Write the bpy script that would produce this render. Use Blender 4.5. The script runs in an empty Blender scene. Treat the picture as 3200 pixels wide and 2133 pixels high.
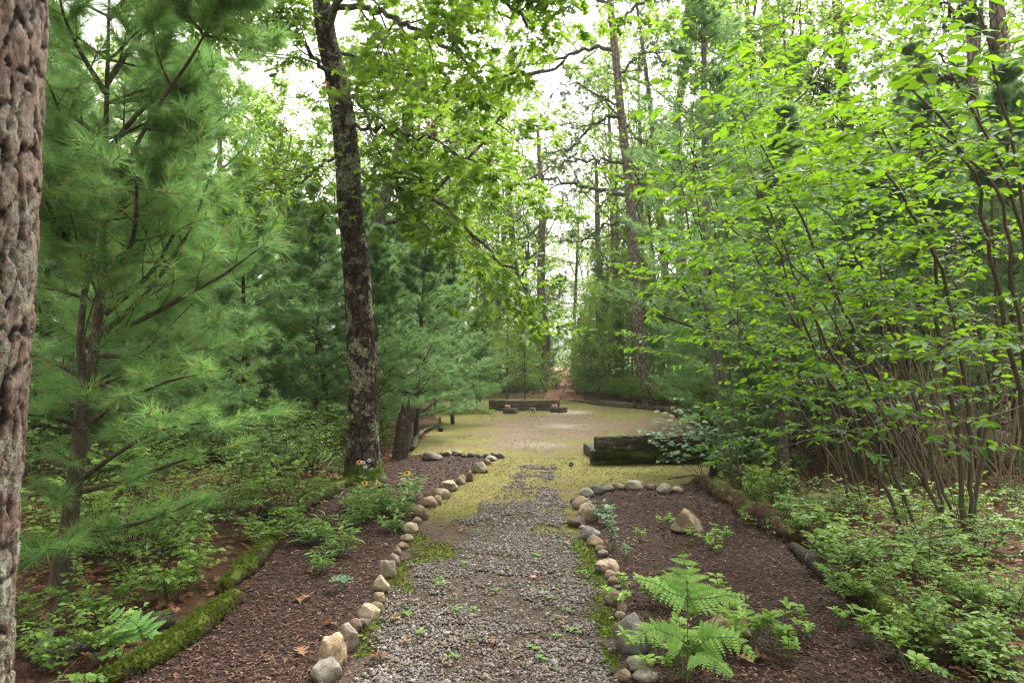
import bpy, math
import numpy as np
from mathutils import Matrix, Vector

# ------------------------------------------------------------------ camera, sky, sun, exposure
sc = bpy.context.scene
COL = sc.collection
F = 2133.0; PITCH = math.atan(73.5/F); CAMZ = 1.65
cd = bpy.data.cameras.new('camera'); cam = bpy.data.objects.new('camera', cd); COL.objects.link(cam)
cd.sensor_width = 36; cd.lens = F/3200*36; cd.clip_start = 0.05; cd.clip_end = 900
cam.location = (0, 0, CAMZ); cam.rotation_euler = (math.pi/2+PITCH, 0, 0)
cd.dof.use_dof = True; cd.dof.focus_distance = 8.5; cd.dof.aperture_fstop = 5.6
sc.camera = cam
SUN_EL, SUN_AZ = math.radians(58), math.radians(35)      # azimuth measured from +Y towards +X
w = bpy.data.worlds.new('World'); sc.world = w; w.use_nodes = True
wn = w.node_tree; wn.nodes.clear()
sky = wn.nodes.new('ShaderNodeTexSky'); sky.sky_type = 'NISHITA'; sky.sun_disc = False
sky.sun_elevation = SUN_EL; sky.sun_rotation = SUN_AZ
sky.air_density = 1.0; sky.dust_density = 6.0; sky.ozone_density = 0.6
hs = wn.nodes.new('ShaderNodeHueSaturation'); hs.inputs['Saturation'].default_value = 0.0; hs.inputs['Value'].default_value = 1.0
wm = wn.nodes.new('ShaderNodeMix'); wm.data_type = 'RGBA'; wm.blend_type = 'MULTIPLY'; wm.inputs[0].default_value = 1; wm.inputs[7].default_value = (1.0, .975, .94, 1)
bg = wn.nodes.new('ShaderNodeBackground'); bg.inputs['Strength'].default_value = 0.15
wo = wn.nodes.new('ShaderNodeOutputWorld')
wn.links.new(sky.outputs[0], hs.inputs['Color']); wn.links.new(hs.outputs[0], wm.inputs[6]); wn.links.new(wm.outputs[2], bg.inputs[0]); wn.links.new(bg.outputs[0], wo.inputs[0])
sd = bpy.data.lights.new('sun', 'SUN'); sd.energy = 1.5; sd.angle = math.radians(18); sd.color = (1, .96, .88)
sun = bpy.data.objects.new('sun', sd); COL.objects.link(sun)
dv = Vector((math.sin(SUN_AZ)*math.cos(SUN_EL), math.cos(SUN_AZ)*math.cos(SUN_EL), math.sin(SUN_EL)))
sun.rotation_euler = dv.to_track_quat('Z', 'Y').to_euler(); sun.location = (0, 0, 60)
sc.view_settings.view_transform = 'Standard'; sc.view_settings.look = 'None'
sc.view_settings.exposure = 1.95; sc.view_settings.gamma = 1
cy = sc.cycles
cy.max_bounces = 8; cy.diffuse_bounces = 6; cy.glossy_bounces = 2; cy.transmission_bounces = 6; cy.transparent_max_bounces = 4
cy.use_denoising = True; cy.caustics_reflective = False; cy.caustics_refractive = False
cy.sample_clamp_indirect = 6; cy.filter_width = 1.2

# ------------------------------------------------------------------ pixel helpers (photo pixels, 3200 x 2133)
def ray(u, v):
    zc = 1066.5-v
    return np.array([u-1600.0, F*math.cos(PITCH)-zc*math.sin(PITCH), F*math.sin(PITCH)+zc*math.cos(PITCH)])
def at(u, v, Y):
    d = ray(u, v); p = d*(Y/d[1]); p[2] += CAMZ; return p
def gp(u, v):
    d = ray(u, v); p = d*(CAMZ/-d[2]); p[2] = 0; return p
def proj(x, y, z=0.0):
    z = z-CAMZ
    yc = y*math.cos(PITCH)+z*math.sin(PITCH); zc = -y*math.sin(PITCH)+z*math.cos(PITCH)
    return 1600+F*x/yc, 1066.5-F*zc/yc
def ppm(Y): return F/Y
N = np.array
def rot_rng(s): return np.random.default_rng(s)

# ------------------------------------------------------------------ noise
def _h(ix, iy, iz, s):
    n = (ix*374761393 + iy*668265263 + iz*2147483647 + s*974634777) & 0xFFFFFFFF
    n = ((n ^ (n >> 13))*1274126177) & 0xFFFFFFFF
    n = (n ^ (n >> 16))
    n = (n*2246822519) & 0xFFFFFFFF
    return ((n ^ (n >> 15)) & 0xFFFFFF)/float(0xFFFFFF)
def vn(P, s=0):
    P = np.asarray(P, float)
    i = np.floor(P).astype(np.int64); f = P-i; f = f*f*(3-2*f)
    r = 0
    for dx in (0, 1):
        for dy in (0, 1):
            for dz in (0, 1):
                wgt = (f[..., 0] if dx else 1-f[..., 0])*(f[..., 1] if dy else 1-f[..., 1])*(f[..., 2] if dz else 1-f[..., 2])
                r = r+wgt*_h(i[..., 0]+dx, i[..., 1]+dy, i[..., 2]+dz, s)
    return r*2-1
def fbm(P, o=3, s=0):
    r = 0; a = 1; t = 0
    for k in range(o):
        r = r+a*vn(np.asarray(P)*2**k+17.3*k, s+k); t += a; a *= .5
    return r/t
def n2(x, y, sc_=1.0, o=3, s=0):
    return fbm(np.stack([np.asarray(x)*sc_, np.asarray(y)*sc_, np.zeros_like(np.asarray(x, float))+s*1.7], -1), o, s)
def worley(x, y, s=0, jit=.9, wrapx=None):
    ix = np.floor(x).astype(np.int64); iy = np.floor(y).astype(np.int64)
    f1 = np.full(x.shape, 9.); f2 = np.full(x.shape, 9.); idv = np.zeros(x.shape)
    for dx in (-1, 0, 1):
        for dy in (-1, 0, 1):
            cx = ix+dx; cyy = iy+dy
            hx = cx % wrapx if wrapx else cx
            a = _h(hx, cyy, hx*0, s); b = _h(hx, cyy, hx*0+1, s)
            d = np.hypot(cx+.5+jit*(a-.5)-x, cyy+.5+jit*(b-.5)-y)
            c = d < f1
            f2 = np.where(c, f1, np.minimum(f2, d)); f1 = np.where(c, d, f1); idv = np.where(c, _h(hx, cyy, hx*0+2, s), idv)
    return f1, f2, idv
def ss(a, b, x):
    t = np.clip((x-a)/(b-a), 0, 1); return t*t*(3-2*t)
def poly_sd(x, y, poly):
    """signed distance to polygon, negative inside"""
    x = np.asarray(x, float); y = np.asarray(y, float); d = np.full(x.shape, 1e9); ins = np.zeros(x.shape, bool)
    P = [(p[0], p[1]) for p in poly]
    for k in range(len(P)):
        ax, ay = P[k]; bx, by = P[(k+1) % len(P)]
        ex, ey = bx-ax, by-ay; L = ex*ex+ey*ey+1e-12
        t = np.clip(((x-ax)*ex+(y-ay)*ey)/L, 0, 1)
        d = np.minimum(d, np.hypot(x-ax-t*ex, y-ay-t*ey))
        c = ((ay > y) != (by > y)) & (x < (bx-ax)*(y-ay)/((by-ay) if abs(by-ay) > 1e-9 else 1e-9)+ax)
        ins ^= c
    return np.where(ins, -d, d)

# ------------------------------------------------------------------ mesh accumulator
def norm(a): return a/np.maximum(np.linalg.norm(a, axis=-1, keepdims=True), 1e-9)
def frames(d, n):
    """matrices with columns x, y=d, z~n for arrays of directions"""
    d = norm(np.asarray(d, float)); n = np.asarray(n, float)
    z = norm(n-(n*d).sum(-1, keepdims=True)*d); x = np.cross(d, z)
    return np.stack([x, d, z], -1)
class Geo:
    def __init__(s): s.V = []; s.T = []; s.Q = []; s.R = []; s.n = 0; s.H = []
    def raw(s, V, T=None, Q=None, r=0.5, h=None):
        V = np.asarray(V, float).reshape(-1, 3)
        s.V.append(V)
        if T is not None and len(T): s.T.append(np.asarray(T, np.int64)+s.n)
        if Q is not None and len(Q): s.Q.append(np.asarray(Q, np.int64)+s.n)
        s.R.append(np.broadcast_to(np.asarray(r, float), (len(V),)).copy())
        s.n += len(V)
    def stamp(s, proto, pos, M, scale, r, rj=0):
        V, T = proto; pos = np.asarray(pos, float).reshape(-1, 3); n = len(pos)
        if n == 0: return
        scale = np.asarray(scale, float)
        if scale.ndim < 2: sv = np.broadcast_to(scale, (n,))[:, None, None]*V[None]
        else: sv = scale[:, None, :]*V[None]
        W = np.einsum('nij,nkj->nki', M, sv)+pos[:, None]
        k = len(V)
        TT = (np.asarray(T)[None]+(np.arange(n)*k)[:, None, None]).reshape(-1, 3)
        rr = np.repeat(np.broadcast_to(r, (n,)), k)
        if rj: rr = np.clip(rr+np.repeat(np.random.default_rng(n).normal(size=n*k//3)*rj, 3), 0, 1)
        s.raw(W.reshape(-1, 3), T=TT, r=rr)
    def tubes(s, pts, rad, sides=5, r=0.5, cap=True):
        pts = np.asarray(pts, float); rad = np.asarray(rad, float)
        if pts.ndim == 2: pts = pts[None]; rad = rad[None]
        n, m, _ = pts.shape
        if n == 0: return
        t = np.empty_like(pts); t[:, 1:-1] = pts[:, 2:]-pts[:, :-2]; t[:, 0] = pts[:, 1]-pts[:, 0]; t[:, -1] = pts[:, -1]-pts[:, -2]
        t = norm(t)
        ref = np.where(np.abs(t[:, :1, 2:3]) > .8, N([[[1., 0.1, 0]]]), N([[[0, 0.1, 1.]]]))
        x = norm(np.cross(t, np.broadcast_to(ref, t.shape))); y = np.cross(t, x)
        a = np.arange(sides)*2*math.pi/sides
        W = pts[:, :, None]+rad[:, :, None, None]*(np.cos(a)[None, None, :, None]*x[:, :, None]+np.sin(a)[None, None, :, None]*y[:, :, None])
        i = np.arange(m-1)[:, None]*sides; j = np.arange(sides)[None]; j2 = (j+1) % sides
        q = np.stack([i+j, i+j2, i+sides+j2, i+sides+j], -1).reshape(-1, 4)
        Q = (q[None]+(np.arange(n)*m*sides)[:, None, None]).reshape(-1, 4)
        rr = np.repeat(np.broadcast_to(r, (n,)), m*sides)
        s.raw(W.reshape(-1, 3), Q=Q, r=rr)
    def mesh(s, name, smooth=True):
        me = bpy.data.meshes.new(name)
        V = np.concatenate(s.V) if s.V else np.zeros((0, 3))
        T = np.concatenate(s.T) if s.T else np.zeros((0, 3), np.int64); Q = np.concatenate(s.Q) if s.Q else np.zeros((0, 4), np.int64)
        me.vertices.add(len(V)); me.vertices.foreach_set('co', V.astype(np.float32).ravel())
        nl = len(T)*3+len(Q)*4; me.loops.add(nl)
        me.loops.foreach_set('vertex_index', np.concatenate([T.ravel(), Q.ravel()]).astype(np.int32))
        me.polygons.add(len(T)+len(Q))
        st = np.concatenate([np.arange(len(T))*3, len(T)*3+np.arange(len(Q))*4]).astype(np.int32)
        me.polygons.foreach_set('loop_start', st)
        me.polygons.foreach_set('use_smooth', np.full(len(T)+len(Q), smooth))
        a = me.attributes.new('rnd', 'FLOAT', 'POINT'); a.data.foreach_set('value', np.concatenate(s.R).astype(np.float32) if s.R else [])
        me.update(calc_edges=True); me.validate()
        return me
def attr(me, name, val):
    a = me.attributes.new(name, 'FLOAT', 'POINT'); a.data.foreach_set('value', np.asarray(val, np.float32).ravel())
def link(name, me, mat=None, parent=None, kind=None, label=None, cat=None, group=None, loc=None):
    o = bpy.data.objects.new(name, me); COL.objects.link(o)
    if mat is not None and me is not None and len(me.materials) == 0: me.materials.append(mat)
    if parent is not None:
        o.parent = parent
    if loc is not None: o.location = loc
    if kind: o['kind'] = kind
    if label: o['label'] = label
    if cat: o['category'] = cat
    if group: o['group'] = group
    return o
def part(name, geo, mat, parent, kind=None, label=None, smooth=True):
    """geo in world coordinates; shifted so that it sits under its parent"""
    me = geo.mesh(name, smooth) if isinstance(geo, Geo) else geo
    if isinstance(geo, Geo): me.transform(Matrix.Translation(-Vector(parent.location)))
    return link(name, me, mat, parent, kind, label)
def thing(name, loc, label, cat, group=None):
    return link(name, None, loc=tuple(float(c) for c in loc), label=label, cat=cat, group=group)
def whole(name, geo, mat, loc, label, cat, group=None, smooth=True):
    me = geo.mesh(name, smooth); me.transform(Matrix.Translation(-Vector([float(c) for c in loc])))
    return link(name, me, mat, loc=tuple(float(c) for c in loc), label=label, cat=cat, group=group)
def copy_tree(o, parent=None):
    c = o.copy(); COL.objects.link(c); c.parent = parent
    for ch in list(o.children): copy_tree(ch, c)
    return c

# ------------------------------------------------------------------ materials
class NT:
    def __init__(s, name):
        s.m = bpy.data.materials.new(name); s.m.use_nodes = True; s.t = s.m.node_tree; s.t.nodes.clear()
        s.out = s.t.nodes.new('ShaderNodeOutputMaterial')
    def n(s, typ, **kw):
        nd = s.t.nodes.new('ShaderNode'+typ)
        for k, v in kw.items():
            if k.startswith('i_'):
                key = k[2:]; key = int(key) if key.isdigit() else key.replace('_', ' ')
                if isinstance(v, bpy.types.NodeSocket): s.t.links.new(v, nd.inputs[key])
                else: nd.inputs[key].default_value = v
            else: setattr(nd, k, v)
        return nd
    def l(s, a, b): s.t.links.new(a, b)
    def coord(s, which='Object', scale=(1, 1, 1)):
        tc = s.n('TexCoord'); mp = s.n('Mapping'); mp.inputs['Scale'].default_value = scale; s.l(tc.outputs[which], mp.inputs[0]); return mp.outputs[0]
    def wpos(s, scale=(1, 1, 1)):
        g = s.n('NewGeometry'); mp = s.n('Mapping'); mp.inputs['Scale'].default_value = scale; s.l(g.outputs['Position'], mp.inputs[0]); return mp.outputs[0]
    def noise(s, vec, scale, detail=4, rough=.6, out=0, dist=0):
        nd = s.n('TexNoise', i_Scale=scale, i_Detail=detail, i_Roughness=rough, i_Distortion=dist); s.l(vec, nd.inputs['Vector']); return nd.outputs[out]
    def ramp(s, fac, stops, interp='LINEAR'):
        r = s.n('ValToRGB'); r.color_ramp.interpolation = interp; e = r.color_ramp.elements
        while len(e) > 1: e.remove(e[-1])
        for k, (p, c) in enumerate(stops):
            el = e[0] if k == 0 else e.new(p)
            el.position = p; el.color = (*(c if hasattr(c, '__len__') else (c, c, c)), 1)
        s.l(fac, r.inputs[0]); return r.outputs[0]
    def mix(s, fac, a, b, blend='MIX'):
        m = s.n('Mix', data_type='RGBA', blend_type=blend)
        for v, i in ((fac, 0), (a, 6), (b, 7)):
            if isinstance(v, bpy.types.NodeSocket): s.l(v, m.inputs[i])
            elif hasattr(v, '__len__'): m.inputs[i].default_value = (*v, 1)
            else: m.inputs[i].default_value = v
        return m.outputs[2]
    def math(s, op, a, b=0.0, clamp=False):
        m = s.n('Math', operation=op, use_clamp=clamp)
        for k, v in enumerate((a, b)):
            if isinstance(v, bpy.types.NodeSocket): s.l(v, m.inputs[k])
            else: m.inputs[k].default_value = v
        return m.outputs[0]
    def attr(s, name): return s.n('Attribute', attribute_name=name).outputs['Fac']
    def bump(s, h, dist=.01, strength=1.0):
        b = s.n('Bump', i_Distance=dist, i_Strength=strength); s.l(h, b.inputs['Height']); return b.outputs[0]
    def princ(s, col, rough=.8, spec=.3, normal=None, k=.66):
        if k != 1:
            m_ = s.n('Mix', data_type='RGBA', blend_type='MULTIPLY'); m_.inputs[0].default_value = 1; m_.inputs[7].default_value = (k, k, k, 1)
            if isinstance(col, bpy.types.NodeSocket): s.l(col, m_.inputs[6])
            else: m_.inputs[6].default_value = (*col, 1)
            col = m_.outputs[2]
        p = s.n('BsdfPrincipled'); p.inputs['Specular IOR Level'].default_value = spec
        if isinstance(col, bpy.types.NodeSocket): s.l(col, p.inputs[0])
        else: p.inputs[0].default_value = (*col, 1)
        if isinstance(rough, bpy.types.NodeSocket): s.l(rough, p.inputs['Roughness'])
        else: p.inputs['Roughness'].default_value = rough
        if normal is not None: s.l(normal, p.inputs['Normal'])
        return p.outputs[0]
    def done(s, sh): s.l(sh, s.out.inputs[0]); return s.m

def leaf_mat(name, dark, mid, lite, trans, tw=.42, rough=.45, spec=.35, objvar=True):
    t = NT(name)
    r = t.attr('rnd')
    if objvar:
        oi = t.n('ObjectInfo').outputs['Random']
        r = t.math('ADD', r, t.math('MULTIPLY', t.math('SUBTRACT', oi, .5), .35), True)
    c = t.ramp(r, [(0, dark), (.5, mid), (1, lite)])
    c = t.mix(t.ramp(t.noise(t.wpos(), 1.1, 2), [(.35, 0), (.65, 1)]), c, t.mix(1, c, (.8, .9, .85), 'MULTIPLY'))
    tc = t.mix(.5, c, trans)
    tr = t.n('BsdfTranslucent'); t.l(tc, tr.inputs[0])
    p = t.princ(c, rough, spec, k=1)
    mx = t.n('MixShader'); mx.inputs[0].default_value = tw; t.l(p, mx.inputs[1]); t.l(tr.outputs[0], mx.inputs[2])
    return t.done(mx.outputs[0])

M = {}
M['oak'] = leaf_mat('oak_leaf', (.055, .13, .012), (.105, .21, .018), (.17, .29, .03), (.34, .54, .03), .52, .42, .4)
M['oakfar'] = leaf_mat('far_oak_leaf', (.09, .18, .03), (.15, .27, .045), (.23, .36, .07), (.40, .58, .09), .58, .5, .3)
M['shrub'] = leaf_mat('shrub_leaf', (.025, .085, .015), (.07, .18, .018), (.19, .33, .015), (.30, .53, .012), .48, .6, .2)
M['huck'] = leaf_mat('bush_leaf', (.065, .15, .03), (.12, .23, .045), (.19, .31, .06), (.3, .48, .06), .38, .45, .35)
M['yelbush'] = leaf_mat('yellow_green_bush_leaf', (.09, .17, .025), (.14, .24, .035), (.2, .3, .05), (.3, .46, .05), .4, .5, .3)
M['pine'] = leaf_mat('white_pine_needle', (.075, .185, .06), (.14, .285, .09), (.26, .42, .12), (.30, .52, .12), .53, .45, .35)
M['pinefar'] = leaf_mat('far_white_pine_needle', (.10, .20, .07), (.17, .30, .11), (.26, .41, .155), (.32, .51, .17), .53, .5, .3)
M['pitch'] = leaf_mat('pitch_pine_needle', (.05, .09, .03), (.08, .14, .045), (.12, .18, .06), (.16, .28, .06), .3, .5, .3)
M['fern'] = leaf_mat('fern_leaf', (.14, .29, .045), (.20, .37, .06), (.29, .46, .09), (.38, .58, .09), .4, .5, .3)
M['fern_l'] = leaf_mat('soft_green_fern_leaf', (.15, .31, .08), (.19, .36, .1), (.24, .42, .12), (.3, .5, .1), .35, .5, .3)  # slightly bluer green of the left-hand ferns
M['seed'] = leaf_mat('seedling_leaf', (.13, .26, .04), (.19, .34, .05), (.28, .42, .06), (.38, .58, .07), .4, .45, .35)
M['bluegreen'] = leaf_mat('blue_green_leaf', (.09, .19, .09), (.14, .27, .14), (.2, .34, .18), (.26, .44, .16), .35, .45, .35)
def simple(name, col, rough=.7, spec=.3, nscale=30, var=.35, bump=.002, which='Object'):
    t = NT(name); v = t.coord(which)
    n1 = t.noise(v, nscale, 5); c = t.mix(n1, tuple(c*(1-var) for c in col), tuple(min(1, c*(1+var)) for c in col))
    return t.done(t.princ(c, rough, spec, t.bump(n1, bump)))
M['petal'] = simple('yellow_petal', (.75, .42, .01), .5, .2, 40, .15, .0002)
M['aster'] = simple('pale_lilac_petal', (.55, .5, .72), .5, .2, 40, .1, .0002)
M['cone'] = simple('dark_brown_cone', (.05, .025, .01), .8)
M['stem'] = simple('green_stem', (.12, .2, .05), .6)
M['twig'] = simple('brown_twig', (.10, .075, .05), .8, .2, 60, .4, .002)
M['greytwig'] = simple('grey_brown_bark', (.17, .14, .11), .85, .2, 35, .45, .004)
M['ball'] = simple('worn_terracotta_ball', (.75, .42, .32), .55, .35, 9, .22, .001)
M['steel'] = simple('galvanised_steel', (.25, .26, .27), .4, .5, 20, .2, .0005); M['steel'].node_tree.nodes['Principled BSDF'].inputs['Metallic'].default_value = .7
M['whitepaint'] = simple('chipped_white_paint', (.62, .6, .56), .5, .4, 25, .25, .001)
M['rust'] = simple('rusty_iron', (.12, .06, .035), .7, .4, 40, .5, .001)

def bark(name, plate, furrow, lichen=(.32, .36, .22), lich=.5, sx=9, sz=2.6, bump=.02, lsc=9, moss=None, lk=7):
    """plates and furrows stretched along the trunk, pale lichen patches; optional moss near the foot"""
    t = NT(name); v = t.coord('Object', (1, 1, sz/sx))
    vo = t.n('TexVoronoi', feature='DISTANCE_TO_EDGE', i_Scale=sx)
    wv = t.n('VectorMath', operation='ADD'); t.l(v, wv.inputs[0])
    nc = t.n('TexNoise', i_Scale=sx*.8, i_Detail=3); t.l(v, nc.inputs['Vector'])
    sc2 = t.n('VectorMath', operation='SCALE'); t.l(nc.outputs['Color'], sc2.inputs[0]); sc2.inputs['Scale'].default_value = 1.2/sx
    t.l(sc2.outputs[0], wv.inputs[1]); t.l(wv.outputs[0], vo.inputs['Vector'])
    e = t.ramp(vo.outputs['Distance'], [(.0, 0), (.16, 1)])
    fine = t.noise(t.coord('Object', (1, 1, .35)), sx*6, 5, .7)
    c = t.mix(e, furrow, t.mix(fine, tuple(x*.6 for x in plate), tuple(min(1, x*1.45) for x in plate)))
    ln = t.noise(t.coord(), lsc, 6, .75)
    lm = t.ramp(ln, [(.62-.2*lich, 0), (.66-.2*lich, 1)])
    ln2 = t.ramp(t.noise(t.coord(), lsc*lk, 4, .75), [(.44, 0), (.50, 1)])
    lm = t.math('MULTIPLY', lm, ln2)
    c = t.mix(lm, c, lichen)
    if moss:
        z = t.n('SeparateXYZ'); t.l(t.coord(), z.inputs[0])
        mz = t.math('ADD', t.math('MULTIPLY', z.outputs[2], -1/moss), t.math('MULTIPLY', t.noise(t.coord(), 7, 4), 1.6))
        c = t.mix(t.ramp(mz, [(.25, 0), (.5, 1)]), c, t.mix(fine, (.06, .09, .01), (.16, .22, .02)))
    h = t.math('ADD', e, t.math('ADD', t.math('MULTIPLY', fine, .5), t.math('MULTIPLY', lm, .25)))
    return t.done(t.princ(c, .88, .2, t.bump(h, bump)))
M['bark_pitch'] = bark('pitch_pine_bark', (.40, .33, .27), (.12, .09, .07), lich=.05, sx=9, sz=4, bump=.03)
M['bark_oak'] = bark('oak_bark', (.15, .12, .095), (.045, .035, .028), (.33, .37, .24), .75, 12, 4, .02, 7)
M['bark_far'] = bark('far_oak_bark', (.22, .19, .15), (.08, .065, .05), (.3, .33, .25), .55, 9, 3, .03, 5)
M['bark_slender'] = bark('slender_grey_bark', (.25, .23, .19), (.17, .15, .12), (.36, .38, .28), .4, 16, 5, .004, 9)
M['bark_wp'] = bark('smooth_pine_bark', (.115, .095, .06), (.08, .068, .045), (.25, .26, .18), .3, 16, 5, .004, 9)
# ------------------------------------------------------------------ terrain
CORR = [gp(150, 2600), gp(400, 2133), gp(700, 1880), gp(930, 1640), gp(1120, 1500), gp(1255, 1430), gp(1300, 1380), gp(1350, 1320), gp(1330, 1262), gp(1530, 1246),
        gp(1735, 1247), gp(1790, 1252), gp(1990, 1272), gp(2130, 1300), gp(2225, 1350), gp(2420, 1372), gp(2520, 1420), gp(2540, 1450), gp(2200, 1490), gp(2300, 1590), gp(2480, 1700), gp(2620, 1830), gp(2960, 2110), gp(3400, 2600)]
def gz(x, y):
    x = np.asarray(x, float); y = np.asarray(y, float)
    d = np.maximum(poly_sd(x, y, CORR)-.12, 0)
    z = .16*ss(0, 1.6, d)+.05*n2(x, y, .6, 3, 3)*ss(0, 1, d)+.18*n2(x, y, .12, 2, 5)*ss(.5, 6, d)
    z = z+.03*np.maximum(y-34, 0)*ss(34, 48, y)
    return z
def grid(xs, ys):
    X, Y = np.meshgrid(xs, ys); nx, ny = len(xs), len(ys)
    i = (np.arange(ny-1)[:, None]*nx+np.arange(nx-1)[None]).ravel()
    return X.ravel(), Y.ravel(), np.stack([i, i+1, i+nx+1, i+nx], -1)
def graded(a, b, fine, lim):
    """fine spacing within [-lim, lim], growing outside"""
    c = list(np.arange(a if a > -lim else -lim, min(b, lim), fine)); s = fine
    while c[-1] < b: s *= 1.22; c.append(c[-1]+s)
    s = fine
    while c[0] > a: s *= 1.22; c.insert(0, c[0]-s)
    return N(c)
xs = graded(-260, 260, .16, 7); ys = graded(-30, 420, .17, 34)
ys = ys[ys > -31]
X, Y, Q = grid(xs, ys); Z = gz(X, Y)
g = Geo(); g.raw(np.stack([X, Y, Z-.006], -1), Q=Q)
t = NT('forest_floor_litter'); v = t.wpos()
a = t.noise(v, 1.2, 4); b = t.noise(v, 26, 6, .75); c3 = t.noise(v, 90, 3, .7)
c = t.ramp(b, [(.3, (.045, .022, .012)), (.48, (.12, .055, .028)), (.6, (.20, .105, .06)), (.75, (.30, .19, .12))])
c = t.mix(t.ramp(a, [(.5, 0), (.62, .7)]), c, t.mix(b, (.05, .045, .015), (.13, .14, .04)))
yy = t.n('SeparateXYZ'); t.l(v, yy.inputs[0])
c = t.mix(t.ramp(t.math('MULTIPLY', yy.outputs[1], .01), [(.3, 0), (.5, .8)]), c, t.mix(b, (.06, .09, .02), (.13, .2, .04)))
M['floor'] = t.done(t.princ(c, .9, .2, t.bump(t.math('ADD', b, t.math('MULTIPLY', c3, .4)), .04)))
link('forest_floor', g.mesh('forest_floor'), M['floor'], kind='structure')

# masks, defined over the ground in metres
def ell(x, y, u, v, du, dv):
    c = gp(u, v); rx = du*c[1]/F; a = gp(u, v-dv); b_ = gp(u, v+dv); ry = (a[1]-b_[1])/2
    return 1-np.sqrt(((x-c[0]-(y-c[1])*c[0]/c[1]*1.0)/rx)**2+((y-(a[1]+b_[1])/2)/ry)**2)
GRAV = [gp(1090, 2500), gp(1130, 2133), gp(1185, 1950), gp(1240, 1830), gp(1300, 1720), gp(1400, 1655), gp(1480, 1600), gp(1550, 1550), gp(1600, 1490), gp(1625, 1458), gp(1745, 1452), gp(1735, 1490), gp(1725, 1530),
        gp(1760, 1580), gp(1775, 1650), gp(1790, 1720), gp(1830, 1800), gp(1850, 1880), gp(1890, 1990), gp(1930, 2133), gp(2000, 2500)]
def gravel_mask(x, y):
    d = -poly_sd(x, y, GRAV)/.16
    d = d+.9*n2(x, y, 2.6, 3, 11)
    m = ss(-.5, .7, d)
    m = m*ss(.0, .35, 1-ss(.0, .5, ell(x, y, 1370, 1735, 110, 35)+.35*n2(x, y, 5, 3, 4))*.85)
    m = m*(1-.75*ss(.0, .3, n2(x, y, 1.5, 3, 21)-.1+ss(5.5, 9.5, y)*.2))
    m = m*(1-.6*ss(.02, .28, n2(x, y, 3.1, 2, 22)))*(1-.35*ss(0, .3, n2(x, y, 7, 2, 23)))
    return m
def moss_mask(x, y):
    """bright green moss beside the stones, yellow moss on the court"""
    m = np.zeros_like(x)
    for (u, v_, du, dv, k) in ((1150, 1960, 70, 110, 1), (1235, 1820, 60, 80, .8), (1370, 1735, 110, 40, .9), (1850, 1790, 90, 130, 1.1), (1790, 1725, 70, 45, 1), (1900, 1950, 70, 60, .6), (1290, 1690, 60, 40, .7), (1880, 2080, 60, 60, .5), (1110, 2040, 50, 60, .6)):
        m = np.maximum(m, ss(-.25, .55, k*ell(x, y, u, v_, du, dv)+.45*n2(x, y, 6, 3, 31)))
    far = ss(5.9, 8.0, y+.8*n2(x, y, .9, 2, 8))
    court = far*ss(-.6, .5, n2(x, y, 1.3, 4, 33)+.34-.75*ss(-.1, .6, ell(x, y, 1720, 1345, 300, 60))-.9*ss(0, .6, ell(x, y, 2080, 1340, 190, 45))-.6*ss(-.1, .5, ell(x, y, 1640, 1395, 150, 22))-.5*ss(0, .5, ell(x, y, 2200, 1480, 150, 25)))
    return np.maximum(m, court), far
COURT = [gp(960, 2500), gp(1060, 2133), gp(1130, 1990), gp(1190, 1860), gp(1240, 1720), gp(1300, 1610), gp(1400, 1530), gp(1500, 1450), gp(1560, 1425), gp(1400, 1416), gp(1280, 1425), gp(1302, 1386), gp(1348, 1345), gp(1373, 1319), gp(1345, 1290), gp(1350, 1260), gp(1530, 1246),
         gp(1735, 1247), gp(1790, 1252), gp(1990, 1272), gp(2130, 1300), gp(2225, 1350), gp(2420, 1372), gp(2520, 1420), gp(2540, 1450), gp(2300, 1475), gp(2180, 1495), gp(2130, 1530), gp(1980, 1515), gp(1880, 1520), gp(1830, 1550), gp(1810, 1600), gp(1830, 1660), gp(1870, 1740), gp(1910, 1830), gp(1930, 1900), gp(1960, 2000), gp(2000, 2133), gp(2080, 2500)]
def sheet(name, poly, res, z, mat, attrs=None, grow=0.0, wob=.06, xr=None, yr=None, disp=None):
    P = N([[p[0], p[1]] for p in poly]); x0, y0 = P.min(0)-.2; x1, y1 = P.max(0)+.2
    ys_ = [y0]; 
    while ys_[-1] < y1: ys_.append(ys_[-1]+res*max(1, ys_[-1]/6))
    X, Y, Q = grid(np.arange(x0, x1, res*1.4), N(ys_))
    sd_ = poly_sd(X, Y, poly)-grow+wob*n2(X, Y, 4, 3, 9)
    keep = (sd_[Q] < 0).all(1)
    Q = Q[keep]; used, inv = np.unique(Q, return_inverse=True)
    X, Y = X[used], Y[used]; Q = inv.reshape(-1, 4)
    Z = np.full(X.shape, z)+(disp(X, Y) if disp else 0)
    g = Geo(); g.raw(np.stack([X, Y, Z], -1), Q=Q); me = g.mesh(name)
    if attrs:
        for k, val in attrs(X, Y).items(): attr(me, k, val)
    return link(name, me, mat, kind='structure')
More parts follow.
